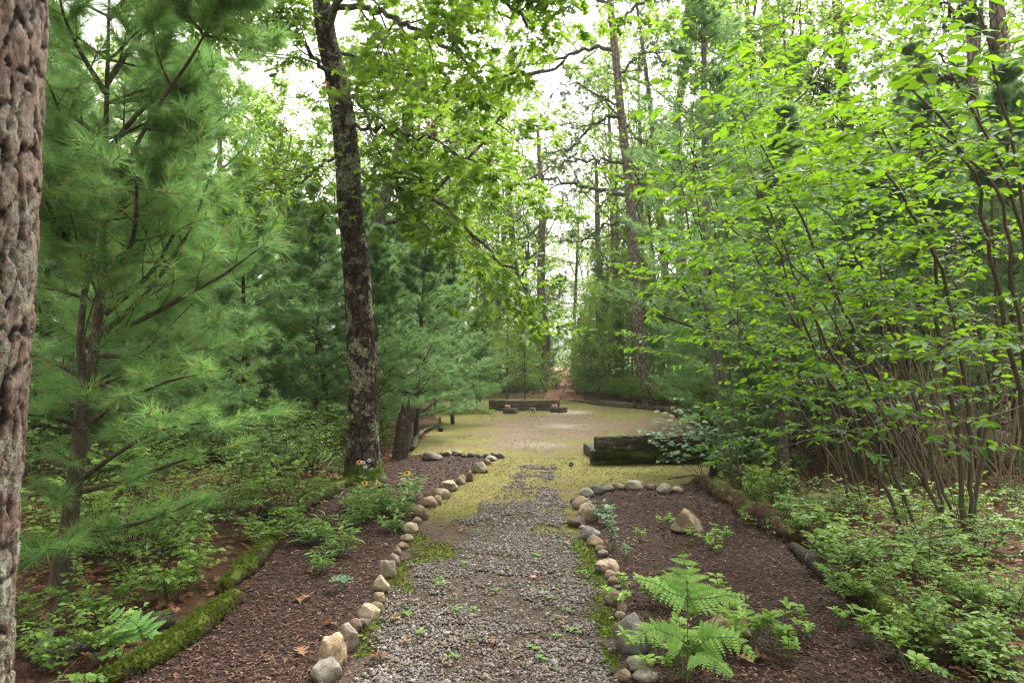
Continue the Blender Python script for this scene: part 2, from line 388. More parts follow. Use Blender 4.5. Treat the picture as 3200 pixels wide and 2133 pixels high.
# mulch
t = NT('bark_mulch'); v = t.wpos()
b = t.noise(v, 45, 6, .8); a = t.noise(v, 2.2, 3); vo = t.n('TexVoronoi', i_Scale=55.); t.l(v, vo.inputs['Vector'])
c = t.ramp(b, [(.3, (.014, .007, .005)), (.47, (.045, .02, .011)), (.6, (.09, .042, .024)), (.78, (.18, .10, .065))])
c = t.mix(t.ramp(a, [(.45, 0), (.7, .6)]), c, (.036, .022, .016))
M['mulch'] = t.done(t.princ(c, .85, .3, t.bump(t.math('ADD', b, vo.outputs['Distance']), .02)))
LBED = [gp(100, 2600), gp(330, 2170), gp(560, 2060), gp(735, 1900), gp(900, 1730), gp(990, 1600), gp(1120, 1510), gp(1230, 1450), gp(1275, 1422), gp(1400, 1412), gp(1560, 1420), gp(1500, 1455), gp(1400, 1530), gp(1300, 1610), gp(1240, 1720), gp(1190, 1860), gp(1130, 1990), gp(1060, 2133), gp(960, 2500)]
RBED = [gp(2080, 2500), gp(2000, 2133), gp(1960, 2000), gp(1930, 1900), gp(1910, 1830), gp(1870, 1740), gp(1830, 1660), gp(1810, 1600), gp(1830, 1550), gp(1880, 1520), gp(1980, 1515), gp(2130, 1530), gp(2200, 1500), gp(2300, 1590), gp(2480, 1700), gp(2620, 1840), gp(2960, 2120), gp(3400, 2700)]
mdisp = lambda x, y: .006*np.abs(n2(x, y, 9, 3, 2))
# court ground
t = NT('mossy_clearing_earth'); v = t.wpos()
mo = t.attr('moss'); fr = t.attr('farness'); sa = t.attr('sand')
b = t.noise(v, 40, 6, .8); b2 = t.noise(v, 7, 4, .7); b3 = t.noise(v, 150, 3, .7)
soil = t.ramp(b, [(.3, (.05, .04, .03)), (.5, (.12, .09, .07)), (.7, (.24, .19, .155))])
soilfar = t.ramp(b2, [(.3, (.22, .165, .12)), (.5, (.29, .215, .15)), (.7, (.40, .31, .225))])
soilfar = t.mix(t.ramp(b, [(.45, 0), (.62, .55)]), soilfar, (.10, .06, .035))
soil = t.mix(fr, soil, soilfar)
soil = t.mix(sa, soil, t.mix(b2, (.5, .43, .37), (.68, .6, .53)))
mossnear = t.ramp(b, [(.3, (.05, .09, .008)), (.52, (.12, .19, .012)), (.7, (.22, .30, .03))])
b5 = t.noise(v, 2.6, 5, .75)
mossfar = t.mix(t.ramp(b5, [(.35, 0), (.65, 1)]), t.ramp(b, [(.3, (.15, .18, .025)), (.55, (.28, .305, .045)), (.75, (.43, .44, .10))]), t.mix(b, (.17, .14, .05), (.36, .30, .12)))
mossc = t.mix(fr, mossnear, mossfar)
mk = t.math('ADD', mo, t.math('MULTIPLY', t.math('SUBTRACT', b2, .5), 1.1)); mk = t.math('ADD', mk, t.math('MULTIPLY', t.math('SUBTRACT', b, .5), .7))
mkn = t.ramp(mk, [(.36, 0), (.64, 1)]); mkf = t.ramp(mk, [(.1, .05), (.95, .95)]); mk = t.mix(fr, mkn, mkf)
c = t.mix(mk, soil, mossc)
sp = t.ramp(t.noise(v, 16, 5, .85), [(.5, 0), (.6, .55)]); c = t.mix(t.math('MULTIPLY', sp, fr), c, t.mix(b, (.09, .055, .03), (.20, .13, .08)))
sp2 = t.ramp(t.noise(v, 9, 5, .85), [(.55, 0), (.66, .5)]); c = t.mix(t.math('MULTIPLY', sp2, fr), c, (.38, .34, .2))
h = t.math('ADD', t.math('MULTIPLY', b, .6), t.math('ADD', t.math('MULTIPLY', mk, .8), t.math('MULTIPLY', b3, .35)))
M['court'] = t.done(t.princ(c, .92, .15, t.bump(h, .02)))
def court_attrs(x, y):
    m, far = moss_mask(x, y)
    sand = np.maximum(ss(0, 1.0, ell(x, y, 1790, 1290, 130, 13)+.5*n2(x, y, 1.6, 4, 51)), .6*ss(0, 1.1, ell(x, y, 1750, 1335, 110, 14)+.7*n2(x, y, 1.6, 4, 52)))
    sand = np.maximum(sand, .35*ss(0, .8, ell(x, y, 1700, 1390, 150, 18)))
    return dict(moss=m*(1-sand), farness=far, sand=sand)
sheet('mulch_bed', LBED, .05, 0.0, M['mulch'], grow=.1, disp=mdisp)
sheet('mulch_bed', RBED, .05, 0.0, M['mulch'], grow=.1, disp=mdisp)
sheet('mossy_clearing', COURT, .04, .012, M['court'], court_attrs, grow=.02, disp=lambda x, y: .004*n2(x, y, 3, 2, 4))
# gravel path sheet
t = NT('path_grit'); v = t.wpos()
b = t.noise(v, 60, 5, .8); vo = t.n('TexVoronoi', i_Scale=42.); t.l(v, vo.inputs['Vector'])
vs = t.n('SeparateColor'); t.l(vo.outputs['Color'], vs.inputs[0])
st = t.ramp(vs.outputs[0], [(0, (.09, .075, .065)), (.5, (.17, .155, .14)), (.8, (.25, .225, .2)), (1, (.38, .35, .32))])
e = t.ramp(vo.outputs['Distance'], [(.35, 1), (.6, 0)])
c = t.mix(e, t.ramp(b, [(.35, (.035, .024, .017)), (.65, (.11, .078, .055))]), st)
M['grit'] = t.done(t.princ(c, .8, .3, t.bump(t.math('MULTIPLY', vo.outputs['Distance'], -1), .02)))
P = N([[p[0], p[1]] for p in GRAV])
ys_ = [P[:, 1].min()]
while ys_[-1] < P[:, 1].max(): ys_.append(ys_[-1]+.035)
X, Y, Q = grid(np.arange(P[:, 0].min(), P[:, 0].max(), .035), N(ys_))
gm = gravel_mask(X, Y); keep = (gm[Q] > .42).all(1); Q = Q[keep]; used, inv = np.unique(Q, return_inverse=True)
g = Geo(); g.raw(np.stack([X[used], Y[used], .021+.003*n2(X[used], Y[used], 12, 2, 3)], -1), Q=inv.reshape(-1, 4))
link('gravel_path', g.mesh('gravel_path'), M['grit'], kind='structure')
# leafy path leading away at the far end
g = Geo(); xx = np.linspace(0, 1, 9); yy_ = np.linspace(31.5, 75, 60); XX, YY = np.meshgrid(xx, yy_)
def fpath(yv):
    return np.interp(yv, [31, 36, 45, 60, 75], [31*.0755, 36*.0755, 45*.0745, 60*.073, 75*.07])
XC = fpath(YY)+(XX-.5)*1.9; 
i = (np.arange(59)[:, None]*9+np.arange(8)[None]).ravel()
g.raw(np.stack([XC, YY, gz(XC, YY)+.03*(1-np.abs(XX-.5)*2)], -1).reshape(-1, 3), Q=np.stack([i, i+1, i+10, i+9], -1))
t = NT('fallen_leaf_carpet'); v = t.wpos(); b = t.noise(v, 14, 5, .8)
c = t.ramp(b, [(.3, (.12, .05, .03)), (.5, (.30, .14, .08)), (.7, (.45, .27, .18))])
M['leafpath'] = t.done(t.princ(c, .8, .25, t.bump(b, .05)))
link('leafy_path', g.mesh('leafy_path'), M['leafpath'], kind='structure')

# ------------------------------------------------------------------ protos for stamping
def ell_leaf(wd=.42, fold=.06, droop=.12):
    V = N([[0, 0, 0], [-wd*.36, .28, fold], [wd*.36, .28, fold], [-wd*.5, .55, fold*.8], [wd*.5, .55, fold*.8], [-wd*.28, .82, -droop*.4], [wd*.28, .82, -droop*.4], [0, 1, -droop], [0, .5, 0]])
    T = N([[0, 8, 1], [0, 2, 8], [1, 8, 3], [2, 4, 8], [3, 8, 5], [4, 6, 8], [5, 8, 7], [6, 7, 8]])
    return V, T
LEAF = ell_leaf(); LEAFW = ell_leaf(.55, .08, .2); LEAFN = ell_leaf(.3, .05, .25)
DIA = (N([[0, 0, 0], [-.28, .5, .06], [.28, .5, .06], [0, 1, -.08]]), N([[0, 3, 1], [0, 2, 3]]))
def oak_leaf(curl=0.0):
    half = [(.02, 0), (.03, .14), (.2, .2), (.27, .27), (.12, .31), (.1, .38), (.36, .5), (.42, .6), (.26, .58), (.13, .62), (.13, .7), (.3, .86), (.2, .86), (.08, .84), (0, 1.0)]
    mid = [(0, y) for x, y in half]
    V = []; T = []
    for sgn in (-1, 1):
        o = len(V)
        for (x, y), (mx, my) in zip(half, mid):
            V.append((sgn*x, y, abs(x)*.22-curl*(y-.4)**2+curl*1.5*x*x)); V.append((0, my, -curl*(my-.4)**2))
        for k in range(len(half)-1):
            a, b, c_, d = o+2*k, o+2*k+1, o+2*k+2, o+2*k+3
            T += [[a, b, d], [a, d, c_]] if sgn < 0 else [[b, a, d], [d, a, c_]]
    return N(V), N(T)
OAK = oak_leaf(.15); OAKDRY = oak_leaf(.9)
def oak_lite():
    V = N([[0, 0, 0], [-.26, .25, .05], [-.08, .34, 0], [-.4, .6, .08], [-.1, .66, 0], [-.25, .88, .02], [0, 1, -.08], [.25, .88, .02], [.1, .66, 0], [.4, .6, .08], [.08, .34, 0], [.26, .25, .05]])
    T = N([[0, 10, 2], [0, 2, 1], [0, 11, 10], [2, 10, 8], [2, 8, 4], [2, 4, 3], [10, 9, 8], [4, 8, 6], [4, 6, 5], [8, 7, 6]])
    return V, T
OAKL = oak_lite()
def tuft(k, L=.1, wd=.003, seed=0, spread=1.0, stem=.08):
    r = rot_rng(seed); V = []; T = []
    base_t = r.uniform(0, 1, k)*stem; az = r.uniform(0, 2*math.pi, k); el = np.radians(r.uniform(22, 68, k))*spread
    for j in range(k):
        d = N([math.cos(az[j])*math.sin(el[j]), math.cos(el[j]), math.sin(az[j])*math.sin(el[j])])
        b0 = N([0, base_t[j], 0]); l = L*r.uniform(.75, 1.1); side = norm(np.cross(d, r.normal(size=3)))*wd*.5
        tip = b0+d*l+N([0, 0, -l*.12*r.uniform(0, 1.)])
        V += [b0-side, b0+side, tip]; T.append([3*j, 3*j+1, 3*j+2])
    return N(V), N(T)
# ------------------------------------------------------------------ growth
def grow(P, D, L, R, n, wob, up, rng, taper=.35, horiz=0.0):
    m = len(P); pts = np.empty((m, n+1, 3)); drs = np.empty((m, n+1, 3)); pts[:, 0] = P; drs[:, 0] = D; d = norm(np.asarray(D, float))
    upv = np.broadcast_to(np.asarray(up, float).reshape(-1, 1), (m, 1)) if np.ndim(up) else np.full((m, 1), float(up))
    for k in range(n):
        d = d+rng.normal(size=(m, 3))*wob
        d[:, 2:3] += upv
        if horiz: d[:, 2] *= (1-horiz)
        d = norm(d); pts[:, k+1] = pts[:, k]+d*(np.asarray(L)/n)[:, None]; drs[:, k+1] = d
    rad = np.asarray(R)[:, None]*np.linspace(1, taper, n+1)[None]
    return pts, drs, rad
def kids(pts, drs, rad, L, k, t0, t1, ang, ratio, rng, flat=.7, minr=.0012, shrink=.55):
    m, n1, _ = pts.shape
    t = np.linspace(t0, t1, k)[None]+rng.uniform(-.5, .5, (m, k))*(t1-t0)/max(1, k); t = np.clip(t, 0, .999)
    f = t*(n1-1); i = f.astype(int); fr = (f-i)[..., None]; b = np.arange(m)[:, None]
    P = pts[b, i]*(1-fr)+pts[b, i+1]*fr; D = norm(drs[b, i+1]); R = rad[b, i]
    side = norm(np.cross(D, np.broadcast_to(N([0, 0, 1.]), D.shape))+1e-4)
    sgn = np.where((np.arange(k)[None]+rng.integers(0, 2, (m, 1))) % 2, 1, -1)[..., None]
    rv = rng.normal(size=D.shape); rv = norm(rv-(rv*D).sum(-1, keepdims=True)*D)
    s = norm(side*sgn*flat+rv*(1-flat)*1.2)
    a = np.radians(rng.normal(ang, ang*.2, (m, k)))[..., None]
    nd = D*np.cos(a)+s*np.sin(a)
    nl = np.asarray(L)[:, None]*ratio*(1-shrink*t)*rng.uniform(.7, 1.25, (m, k))
    return P.reshape(-1, 3), nd.reshape(-1, 3), nl.ravel(), np.maximum(R*.6, minr).ravel()
def sprinkle(pts, drs, k, t0, rng, ang=55, flat=.8):
    """leaf positions and directions along twigs"""
    L = np.ones(len(pts)); rad = np.ones(pts.shape[:2])
    P, D, _, _ = kids(pts, drs, rad, L, k, t0, 1.0, ang, 1, rng, flat)
    return P, D
def leafN(D, rng, tilt=.45):
    n = N([[0, 0, 1.]])+rng.normal(size=D.shape)*tilt
    return frames(D, n)
def poly3(pts, n=24, rads=None):
    """smooth polyline through control points"""
    pts = np.asarray(pts, float); s = np.concatenate([[0], np.cumsum(np.linalg.norm(np.diff(pts, axis=0), axis=1))]); t = np.linspace(0, s[-1], n)
    out = np.stack([np.interp(t, s, pts[:, k]) for k in range(3)], -1)
    for _ in range(2):
        o2 = out.copy(); o2[1:-1] = .25*out[:-2]+.5*out[1:-1]+.25*out[2:]; out = o2
    r = np.interp(t, s, rads) if rads is not None else None
    return out, r
def dirs_of(p):
    d = np.gradient(p, axis=0); return norm(d)
# ------------------------------------------------------------------ trunks, logs
def trunk_geo(ctrl, rads, sides=14, n=40, amp=.06, ns=6, seed=0, flare=0.0, plates=None, cap=False, rugged=0):
    p, r = poly3(ctrl, n, rads)
    if flare: 
        s = np.concatenate([[0], np.cumsum(np.linalg.norm(np.diff(p, axis=0), axis=1))]); r = r*(1+flare*np.exp(-s/.28))
    t = dirs_of(p); ref = N([1., 0, 0]) if abs(t[0, 2]) > .6 else N([0, 0, 1.])
    x = norm(np.cross(t, ref[None])); y = np.cross(t, x)
    a = np.arange(sides)*2*math.pi/sides
    dr = np.cos(a)[None, :, None]*x[:, None]+np.sin(a)[None, :, None]*y[:, None]
    W = p[:, None]+r[:, None, None]*dr
    nz = fbm(W*ns, 3, seed)*amp+fbm(W*ns*.25, 2, seed+5)*amp*1.2
    disp = 1+nz
    rr = .5+.5*fbm(W*3, 2, seed+9)
    if plates:
        pw, ph, pd = plates; s = np.linspace(0, np.linalg.norm(np.diff(p, axis=0), axis=1).sum(), n)
        k = max(6, int(round(2*math.pi*r.mean()/pw)))
        ux = np.broadcast_to(a[None]/(2*math.pi)*k, W.shape[:2]); uy = np.broadcast_to(s[:, None]/ph, W.shape[:2])
        ux = ux+.35*fbm(W*9, 2, 3); uy = uy+.3*fbm(W*7, 2, 4)
        f1, f2, idv = worley(ux % k, uy, 5, .95, k)
        e = ss(.0, .2, f2-f1) if not rugged else ss(.03, .12, f2-f1+.26*fbm(W*N([70, 70, 30]), 3, 6))
        hgt = e*(.45+.75*idv)+.3*fbm(W*N([45, 45, 20]), 3, 8)*e
        if rugged:
            wx = ux*1.9+.5*fbm(W*30, 2, 15); wy = uy*2.3+.5*fbm(W*30, 2, 16)
            g1, g2, id2 = worley(wx, wy, 25, .95)
            h1, h2, id3 = worley(ux*4.2+.3*fbm(W*60, 2, 17), uy*3.0+.3*fbm(W*60, 2, 18), 35, .95)
            sc1 = ss(.0, .07, g2-g1); sc3 = ss(0, .1, h2-h1)
            hgt = e*(.35+.35*idv+.42*id2+.14*id3-.22*(1-sc1)-.08*(1-sc3))+.12*fbm(W*N([90, 90, 40]), 2, 13)
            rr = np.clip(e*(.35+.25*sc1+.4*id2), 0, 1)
        disp = disp+(hgt-.6)*pd/r[:, None]; rr = rr if rugged else hgt
    W = p[:, None]+(r[:, None]*disp)[:, :, None]*dr
    g = Geo(); i = np.arange(n-1)[:, None]*sides; j = np.arange(sides)[None]; j2 = (j+1) % sides
    g.raw(W.reshape(-1, 3), Q=np.stack([i+j, i+j2, i+sides+j2, i+sides+j], -1).reshape(-1, 4), r=rr.ravel())
    if cap:
        for e_, sg in ((0, 1), (n-1, -1)):
            c_ = p[e_]+t[e_]*(-.02 if e_ == 0 else .02)*(1 if cap is True else cap)
            V = np.vstack([W[e_], c_[None]]); T = [[k, (k+1) % sides, sides] if sg < 0 else [(k+1) % sides, k, sides] for k in range(sides)]
            g.raw(V, T=T, r=.2)
    return g, p, r
# fissured wood material for logs and timbers
def wood(name, dark, lite, moss=0.0, lich=0.0, mossc=((.03, .05, .006), (.13, .18, .015)), axis_scale=(1, 1, 1), up=True, bump=.012, sc_=22):
    t = NT(name); v = t.coord('Object', axis_scale)
    f = t.noise(v, sc_, 6, .75); c = t.ramp(f, [(.32, dark), (.68, lite)])
    pz = t.noise(t.coord(), 3.2, 5, .75); fine = t.noise(t.coord(), 70, 4, .8)
    h = f
    if lich:
        lm = t.ramp(t.noise(t.coord(), 9, 6, .8), [(.6-.12*lich, 0), (.66-.12*lich, 1)]); c = t.mix(lm, c, t.mix(fine, (.22, .26, .18), (.42, .46, .34)))
    if moss:
        g_ = t.n('NewGeometry'); s_ = t.n('SeparateXYZ'); t.l(g_.outputs['Normal'], s_.inputs[0])
        mk = t.math('ADD', pz, t.math('MULTIPLY', s_.outputs[2], .14 if up else .03)); mk = t.math('ADD', mk, t.math('MULTIPLY', t.math('SUBTRACT', fine, .5), .35))
        mm = t.ramp(mk, [(.66-.3*moss, 0), (.74-.3*moss, 1)])
        c = t.mix(mm, c, t.mix(fine, mossc[0], mossc[1])); h = t.math('ADD', h, t.math('ADD', t.math('MULTIPLY', mm, .8), t.math('MULTIPLY', fine, .6)))
    return t.done(t.princ(c, .88, .2, t.bump(h, bump)))
M['tie_dark'] = wood('dark_mossy_tie', (.03, .024, .019), (.16, .13, .10), .42, .35, ((.025, .05, .008), (.11, .17, .03)), (.12, 1, 1), False)
M['tie_moss'] = wood('moss_covered_tie', (.02, .016, .012), (.08, .065, .05), .72, 0, ((.035, .06, .008), (.19, .23, .03)), (.12, 1, 1), True)
M['tie_grey'] = wood('weathered_tie', (.11, .085, .065), (.34, .27, .21), .2, .25, axis_scale=(.1, 1, 1), up=True)
M['tie_cut'] = wood('grey_timber', (.10, .085, .07), (.28, .245, .21), .15, .1, axis_scale=(1, .15, 1))
M['log_moss'] = wood('mossy_log', (.03, .02, .014), (.11, .07, .045), .5, 0, ((.06, .09, .01), (.17, .22, .025)))
M['log_rot'] = wood('rotten_log', (.045, .022, .014), (.20, .105, .06), .3, .35, ((.05, .07, .01), (.15, .18, .03)))
M['log_dark'] = wood('dark_fallen_log', (.03, .022, .018), (.13, .10, .085), .2, .4)
M['log_grey'] = wood('grey_driftwood', (.09, .075, .06), (.3, .26, .21), .15, .5)
M['snag'] = wood('split_grey_snag', (.05, .03, .02), (.24, .19, .14), .15, .25, axis_scale=(1, 1, .12), sc_=40, bump=.03)
M['snag_red'] = wood('rotten_red_snag', (.04, .018, .01), (.22, .10, .05), .1, .1, axis_scale=(1, 1, .15), sc_=40, bump=.03)
M['char'] = wood('charred_root', (.012, .009, .008), (.06, .04, .03), .3, .2)
M['mossfuzz'] = leaf_mat('moss_tufts', (.035, .055, .008), (.09, .125, .014), (.19, .24, .03), (.22, .29, .03), .3, .7, .1)

def timber(name, A, B, z0, z1, depth, mat, label, cat='timber', group=None, seed=0, wear=.012, lean=0.0):
    """beam from A to B (front bottom edge, world), depth metres back from it"""
    A = N([A[0], A[1], 0.]); B = N([B[0], B[1], 0.]); d = norm(B-A); L = np.linalg.norm(B-A); bk = N([-d[1], d[0], 0.])
    H = z1-z0; n = max(12, int(L/.03)); k = 12
    loop = []
    for a, b in (((0, 0), (1, 0)), ((1, 0), (1, 1)), ((1, 1), (0, 1)), ((0, 1), (0, 0))):
        for q in range(k):
            f = q/k; loop.append((a[0]+(b[0]-a[0])*f, a[1]+(b[1]-a[1])*f))
    lp = N(loop)-.5; 
    rr = np.abs(lp).max(1); cr = np.minimum(np.abs(lp[:, 0]), np.abs(lp[:, 1])); lp = lp*(1-.09*ss(.36, .5, cr))[:, None]
    s = np.linspace(0, L, n); m = len(lp)
    Lx = np.repeat(s, m); u = np.tile(lp[:, 0], n)*depth; z = np.tile(lp[:, 1], n)*H
    q = np.stack([Lx*1.2, u*6, z*6+seed], -1); nz = fbm(q*1.3, 3, seed); nz2 = fbm(np.stack([Lx*3, u*30, z*30], -1), 3, seed+4)
    q3 = np.stack([Lx*.9+seed, u*14, z*20+seed*3], -1); ck = np.abs(fbm(q3, 3, seed+8)); nz2 = nz2-1.6*(1-ss(0, .09, ck))*(np.minimum(1, wear/.012))
    ro = fbm(np.stack([Lx*4, u*3, z*3], -1), 2, seed+11); ed = ss(.8, 1.4, (np.abs(u)/(depth/2))**4+(np.abs(z)/(H/2))**4); nz = nz-ed*np.clip(ro+.15, 0, 1)*1.1
    sc_ = 1+(nz*wear*4+nz2*wear*1.6)/max(depth, H)
    endn = 1-.05*(np.exp(-Lx/.02)+np.exp(-(L-Lx)/.02))
    u = u*sc_*endn; z = z*sc_*endn
    W = A[None]+d[None]*Lx[:, None]+bk[None]*(u+depth/2)[:, None]; W[:, 2] = z0+H/2+z+lean*Lx
    g = Geo(); i = np.arange(n-1)[:, None]*m; j = np.arange(m)[None]; j2 = (j+1) % m
    g.raw(W, Q=np.stack([i+j, i+j2, i+m+j2, i+m+j], -1).reshape(-1, 4))
    for e_, fl in ((0, False), (n-1, True)):
        ring = W[e_*m:(e_+1)*m]; c_ = ring.mean(0)
        inner = c_+(ring-c_)*.5+d*(.008 if e_ == 0 else -.008)*1
        V = np.vstack([ring, inner, c_[None]+d*(.004 if e_ == 0 else -.004)])
        Qs = [[k_, (k_+1) % m, m+(k_+1) % m, m+k_] for k_ in range(m)]; Ts = [[m+k_, m+(k_+1) % m, 2*m] for k_ in range(m)]
        if not fl: Qs = [q_[::-1] for q_ in Qs]; Ts = [q_[::-1] for q_ in Ts]
        g.raw(V, T=Ts, Q=Qs)
    loc = (A+B)/2; ang = math.atan2(d[1], d[0])
    me = g.mesh(name); me.transform(Matrix.Rotation(-ang, 4, 'Z') @ Matrix.Translation(-Vector((loc[0], loc[1], z0))))
    o = link(name, me, mat, loc=(loc[0], loc[1], z0), label=label, cat=cat, group=group); o.rotation_euler.z = ang
    return o
A0 = gp(1853, 1457); B0 = gp(2424, 1447)
timber('railroad_tie', A0, B0, 0, .245, .25, M['tie_moss'], 'lower moss-covered dark railroad tie of the near two-high stack', 'railroad tie', 'stacked ties at the near pit', 1, .034)
_tie = [o for o in COL.objects if o.get('label', '').startswith('lower moss-covered')][0]; _tie['fz'] = 1
timber('railroad_tie', A0+N([.07, .015, 0]), B0+N([.05, .03, 0]), .25, .48, .24, M['tie_dark'], 'upper dark railroad tie resting on the moss-covered one', 'railroad tie', 'stacked ties at the near pit', 2, .026)
timber('railroad_tie', gp(1821, 1416), gp(1868, 1452)+N([0, .3, 0]), 0, .2, .16, M['tie_cut'], 'short grey timber running back from the left end of the mossy stack', 'railroad tie', seed=3, wear=.008)
A1 = gp(1527, 1284); B1 = gp(1748, 1284)
timber('railroad_tie', A1, B1, 0, .15, .2, M['tie_grey'], 'lower brown plank of the far backboard behind the ball blocks', 'railroad tie', 'far backboard', 4, .008)
timber('railroad_tie', A1+N([0, -.012, 0]), B1+N([.02, -.012, 0]), .153, .385, .21, M['tie_grey'], 'upper wide weathered plank of the far backboard', 'railroad tie', 'far backboard', 5, .008)
timber('wooden_block', gp(1571, 1293), gp(1610, 1294), 0, .19, .34, M['tie_cut'], 'left squat wooden block carrying two balls before the far backboard', 'block', 'ball blocks', 6, .012)
timber('wooden_block', gp(1717, 1289), gp(1757, 1291), 0, .2, .34, M['tie_grey'], 'right worn wooden block carrying two balls by the backboard end', 'block', 'ball blocks', 7, .012)
timber('railroad_tie', gp(1873, 1268), gp(1977, 1277), 0, .22, .2, M['tie_cut'], 'single grey timber lying on the far right edge of the clearing', 'railroad tie', seed=8, wear=.008)
timber('railroad_tie', gp(1978, 1277), gp(2045, 1284), 0, .1, .12, M['tie_dark'], 'thin blackened timber end beside the leaning pine foot', 'railroad tie', seed=9, wear=.02)
def ball(u, v, Y, z, label):
    p = at(u, v, Y); g = Geo(); n, m = 12, 16; th = np.linspace(0, math.pi, n); ph = np.arange(m)*2*math.pi/m; r = .056
    V = N([[math.sin(a)*math.cos(b)*r, math.sin(a)*math.sin(b)*r, math.cos(a)*r] for a in th for b in ph])
    g.raw(V, Q=[[i*m+j, (i+1)*m+j, (i+1)*m+(j+1) % m, i*m+(j+1) % m] for i in range(n-1) for j in range(m)])
    link('wooden_ball', g.mesh('wooden_ball'), M['ball'], loc=(p[0], p[1], z+r-.004), label=label, cat='ball', group='balls on the wooden blocks')
Yb = gp(1590, 1293)[1]
ball(1582, 1268, Yb+.2, .19, 'rear left terracotta ball on the left wooden block')
ball(1590, 1269, Yb+.07, .19, 'front terracotta ball on the left wooden block')
ball(1728, 1264, Yb+.35, .2, 'left terracotta ball on the right wooden block')
ball(1737, 1264, Yb+.35, .2, 'right terracotta ball on the right wooden block')
# horseshoe propped on its stake
p = gp(1664, 1292); root = thing('horseshoe', p, 'chipped white horseshoe standing against an iron stake between the ball blocks', 'horseshoe')
g = Geo(); a = np.linspace(-.75*math.pi+math.pi/2, .75*math.pi+math.pi/2, 22); c_ = np.stack([p[0]+.095*np.cos(a), np.full(22, p[1])-.03*np.sin(a), .1+.1*np.sin(a)], -1)
g.tubes(c_, np.full(22, .021), 6); part('shoe', g, M['whitepaint'], root)
g = Geo(); g.tubes(N([[p[0]+.01, p[1]+.04, -.02], [p[0]+.012, p[1]+.04, .15]]), N([.016, .016]), 8); part('stake', g, M['rust'], root)
# small metal cup
p = gp(1785, 1459); root = thing('metal_cup', p, 'small grey metal cup standing on moss above the gravel path', 'cup')
g = Geo(); pr = N([[.0, .004], [.036, .004], [.037, .01], [.036, .062], [.039, .066], [.036, .068], [.033, .064], [.032, .02], [0, .018]]); m = 20
ph = np.arange(m)*2*math.pi/m
V = np.stack([p[0]+pr[:, 0][:, None]*np.cos(ph), p[1]+pr[:, 0][:, None]*np.sin(ph), np.repeat(pr[:, 1:2]+.012, m, 1)], -1)
g.raw(V, Q=[[i*m+j, i*m+(j+1) % m, (i+1)*m+(j+1) % m, (i+1)*m+j] for i in range(len(pr)-1) for j in range(m)]); part('cup_body', g, M['steel'], root)
g = Geo(); a = np.arange(21)*2*math.pi/20; g.tubes(np.stack([p[0]+.0375*np.cos(a), p[1]+.0375*np.sin(a), np.full(21, .079)], -1), np.full(21, .003), 5); part('rim', g, M['steel'], root)

# ------------------------------------------------------------------ stones
t = NT('field_stone'); v = t.coord(); oi = t.n('ObjectInfo')
off = t.n('VectorMath', operation='ADD'); t.l(v, off.inputs[0])
cmb = t.n('CombineXYZ'); rm = t.math('MULTIPLY', oi.outputs['Random'], 37.0); t.l(rm, cmb.inputs[0]); t.l(rm, cmb.inputs[1]); t.l(cmb.outputs[0], off.inputs[1]); vv = off.outputs[0]
a = t.noise(vv, 9, 5, .7); b = t.noise(vv, 60, 5, .8); c3 = t.noise(vv, 220, 2, .8)
base = oi.outputs['Color']
c = t.mix(1, base, t.ramp(a, [(.3, (.55, .52, .5)), (.5, (1, 1, 1)), (.72, (1.35, 1.3, 1.2))]), 'MULTIPLY')
c = t.mix(1, c, t.ramp(b, [(.3, (.55, .52, .5)), (.5, (1, 1, 1)), (.7, (1.3, 1.3, 1.28))]), 'MULTIPLY')
c = t.mix(t.ramp(c3, [(.66, 0), (.72, .5)]), c, (.05, .045, .04))
ls = t.ramp(t.noise(vv, 14, 5, .8), [(.54, 0), (.62, .8)]); c = t.mix(ls, c, (.20, .21, .14))
bw = t.ramp(t.noise(vv, 5, 3, .6), [(.5, 0), (.6, .65)]); c = t.mix(bw, c, (.16, .105, .065))
xyz = t.n('SeparateXYZ'); t.l(v, xyz.inputs[0])
dirt = t.ramp(t.math('ADD', t.math('MULTIPLY', xyz.outputs[2], -14), t.math('MULTIPLY', a, 1.3)), [(.1, 0), (.55, .9)])
c = t.mix(dirt, c, (.075, .052, .036))
M['stone'] = t.done(t.princ(c, .78, .3, t.bump(t.math('ADD', a, t.math('MULTIPLY', b, .5)), .012)))
def ico(sub):
    me = bpy.data.meshes.new('tmp'); import bmesh
    bm = bmesh.new(); bmesh.ops.create_icosphere(bm, subdivisions=sub, radius=1); bm.to_mesh(me); bm.free()
    V = N([v_.co[:] for v_ in me.vertices]); T = N([list(p_.vertices) for p_ in me.polygons]); bpy.data.meshes.remove(me); return V, T
ICO = {k: ico(k) for k in (1, 2, 3, 4)}
def rock_geo(sx, sy, sz, seed, ang=.5, sub=3):
    V, T = ICO[sub]; r = rot_rng(seed); V = V.copy()
    for k in range(int(7+14*ang)):                        # planar facets chipped off
        n_ = norm(r.normal(size=3)); dd = r.uniform(.58, .92) if ang > .5 else r.uniform(.72, .98)
        s = V@n_; V = V-np.clip(s-dd, 0, None)[:, None]*n_[None]*(1.0 if ang > .4 else .85)
    V = V*(1+.22*fbm(V*1.1+seed, 2, seed)+.09*fbm(V*3.2+seed, 3, seed))[:, None]
    V = V*(1+.035*fbm(V*9+seed, 3, seed))[:, None]
    V = V/np.abs(V).max(0)
    return V*N([sx, sy, sz])[None], T
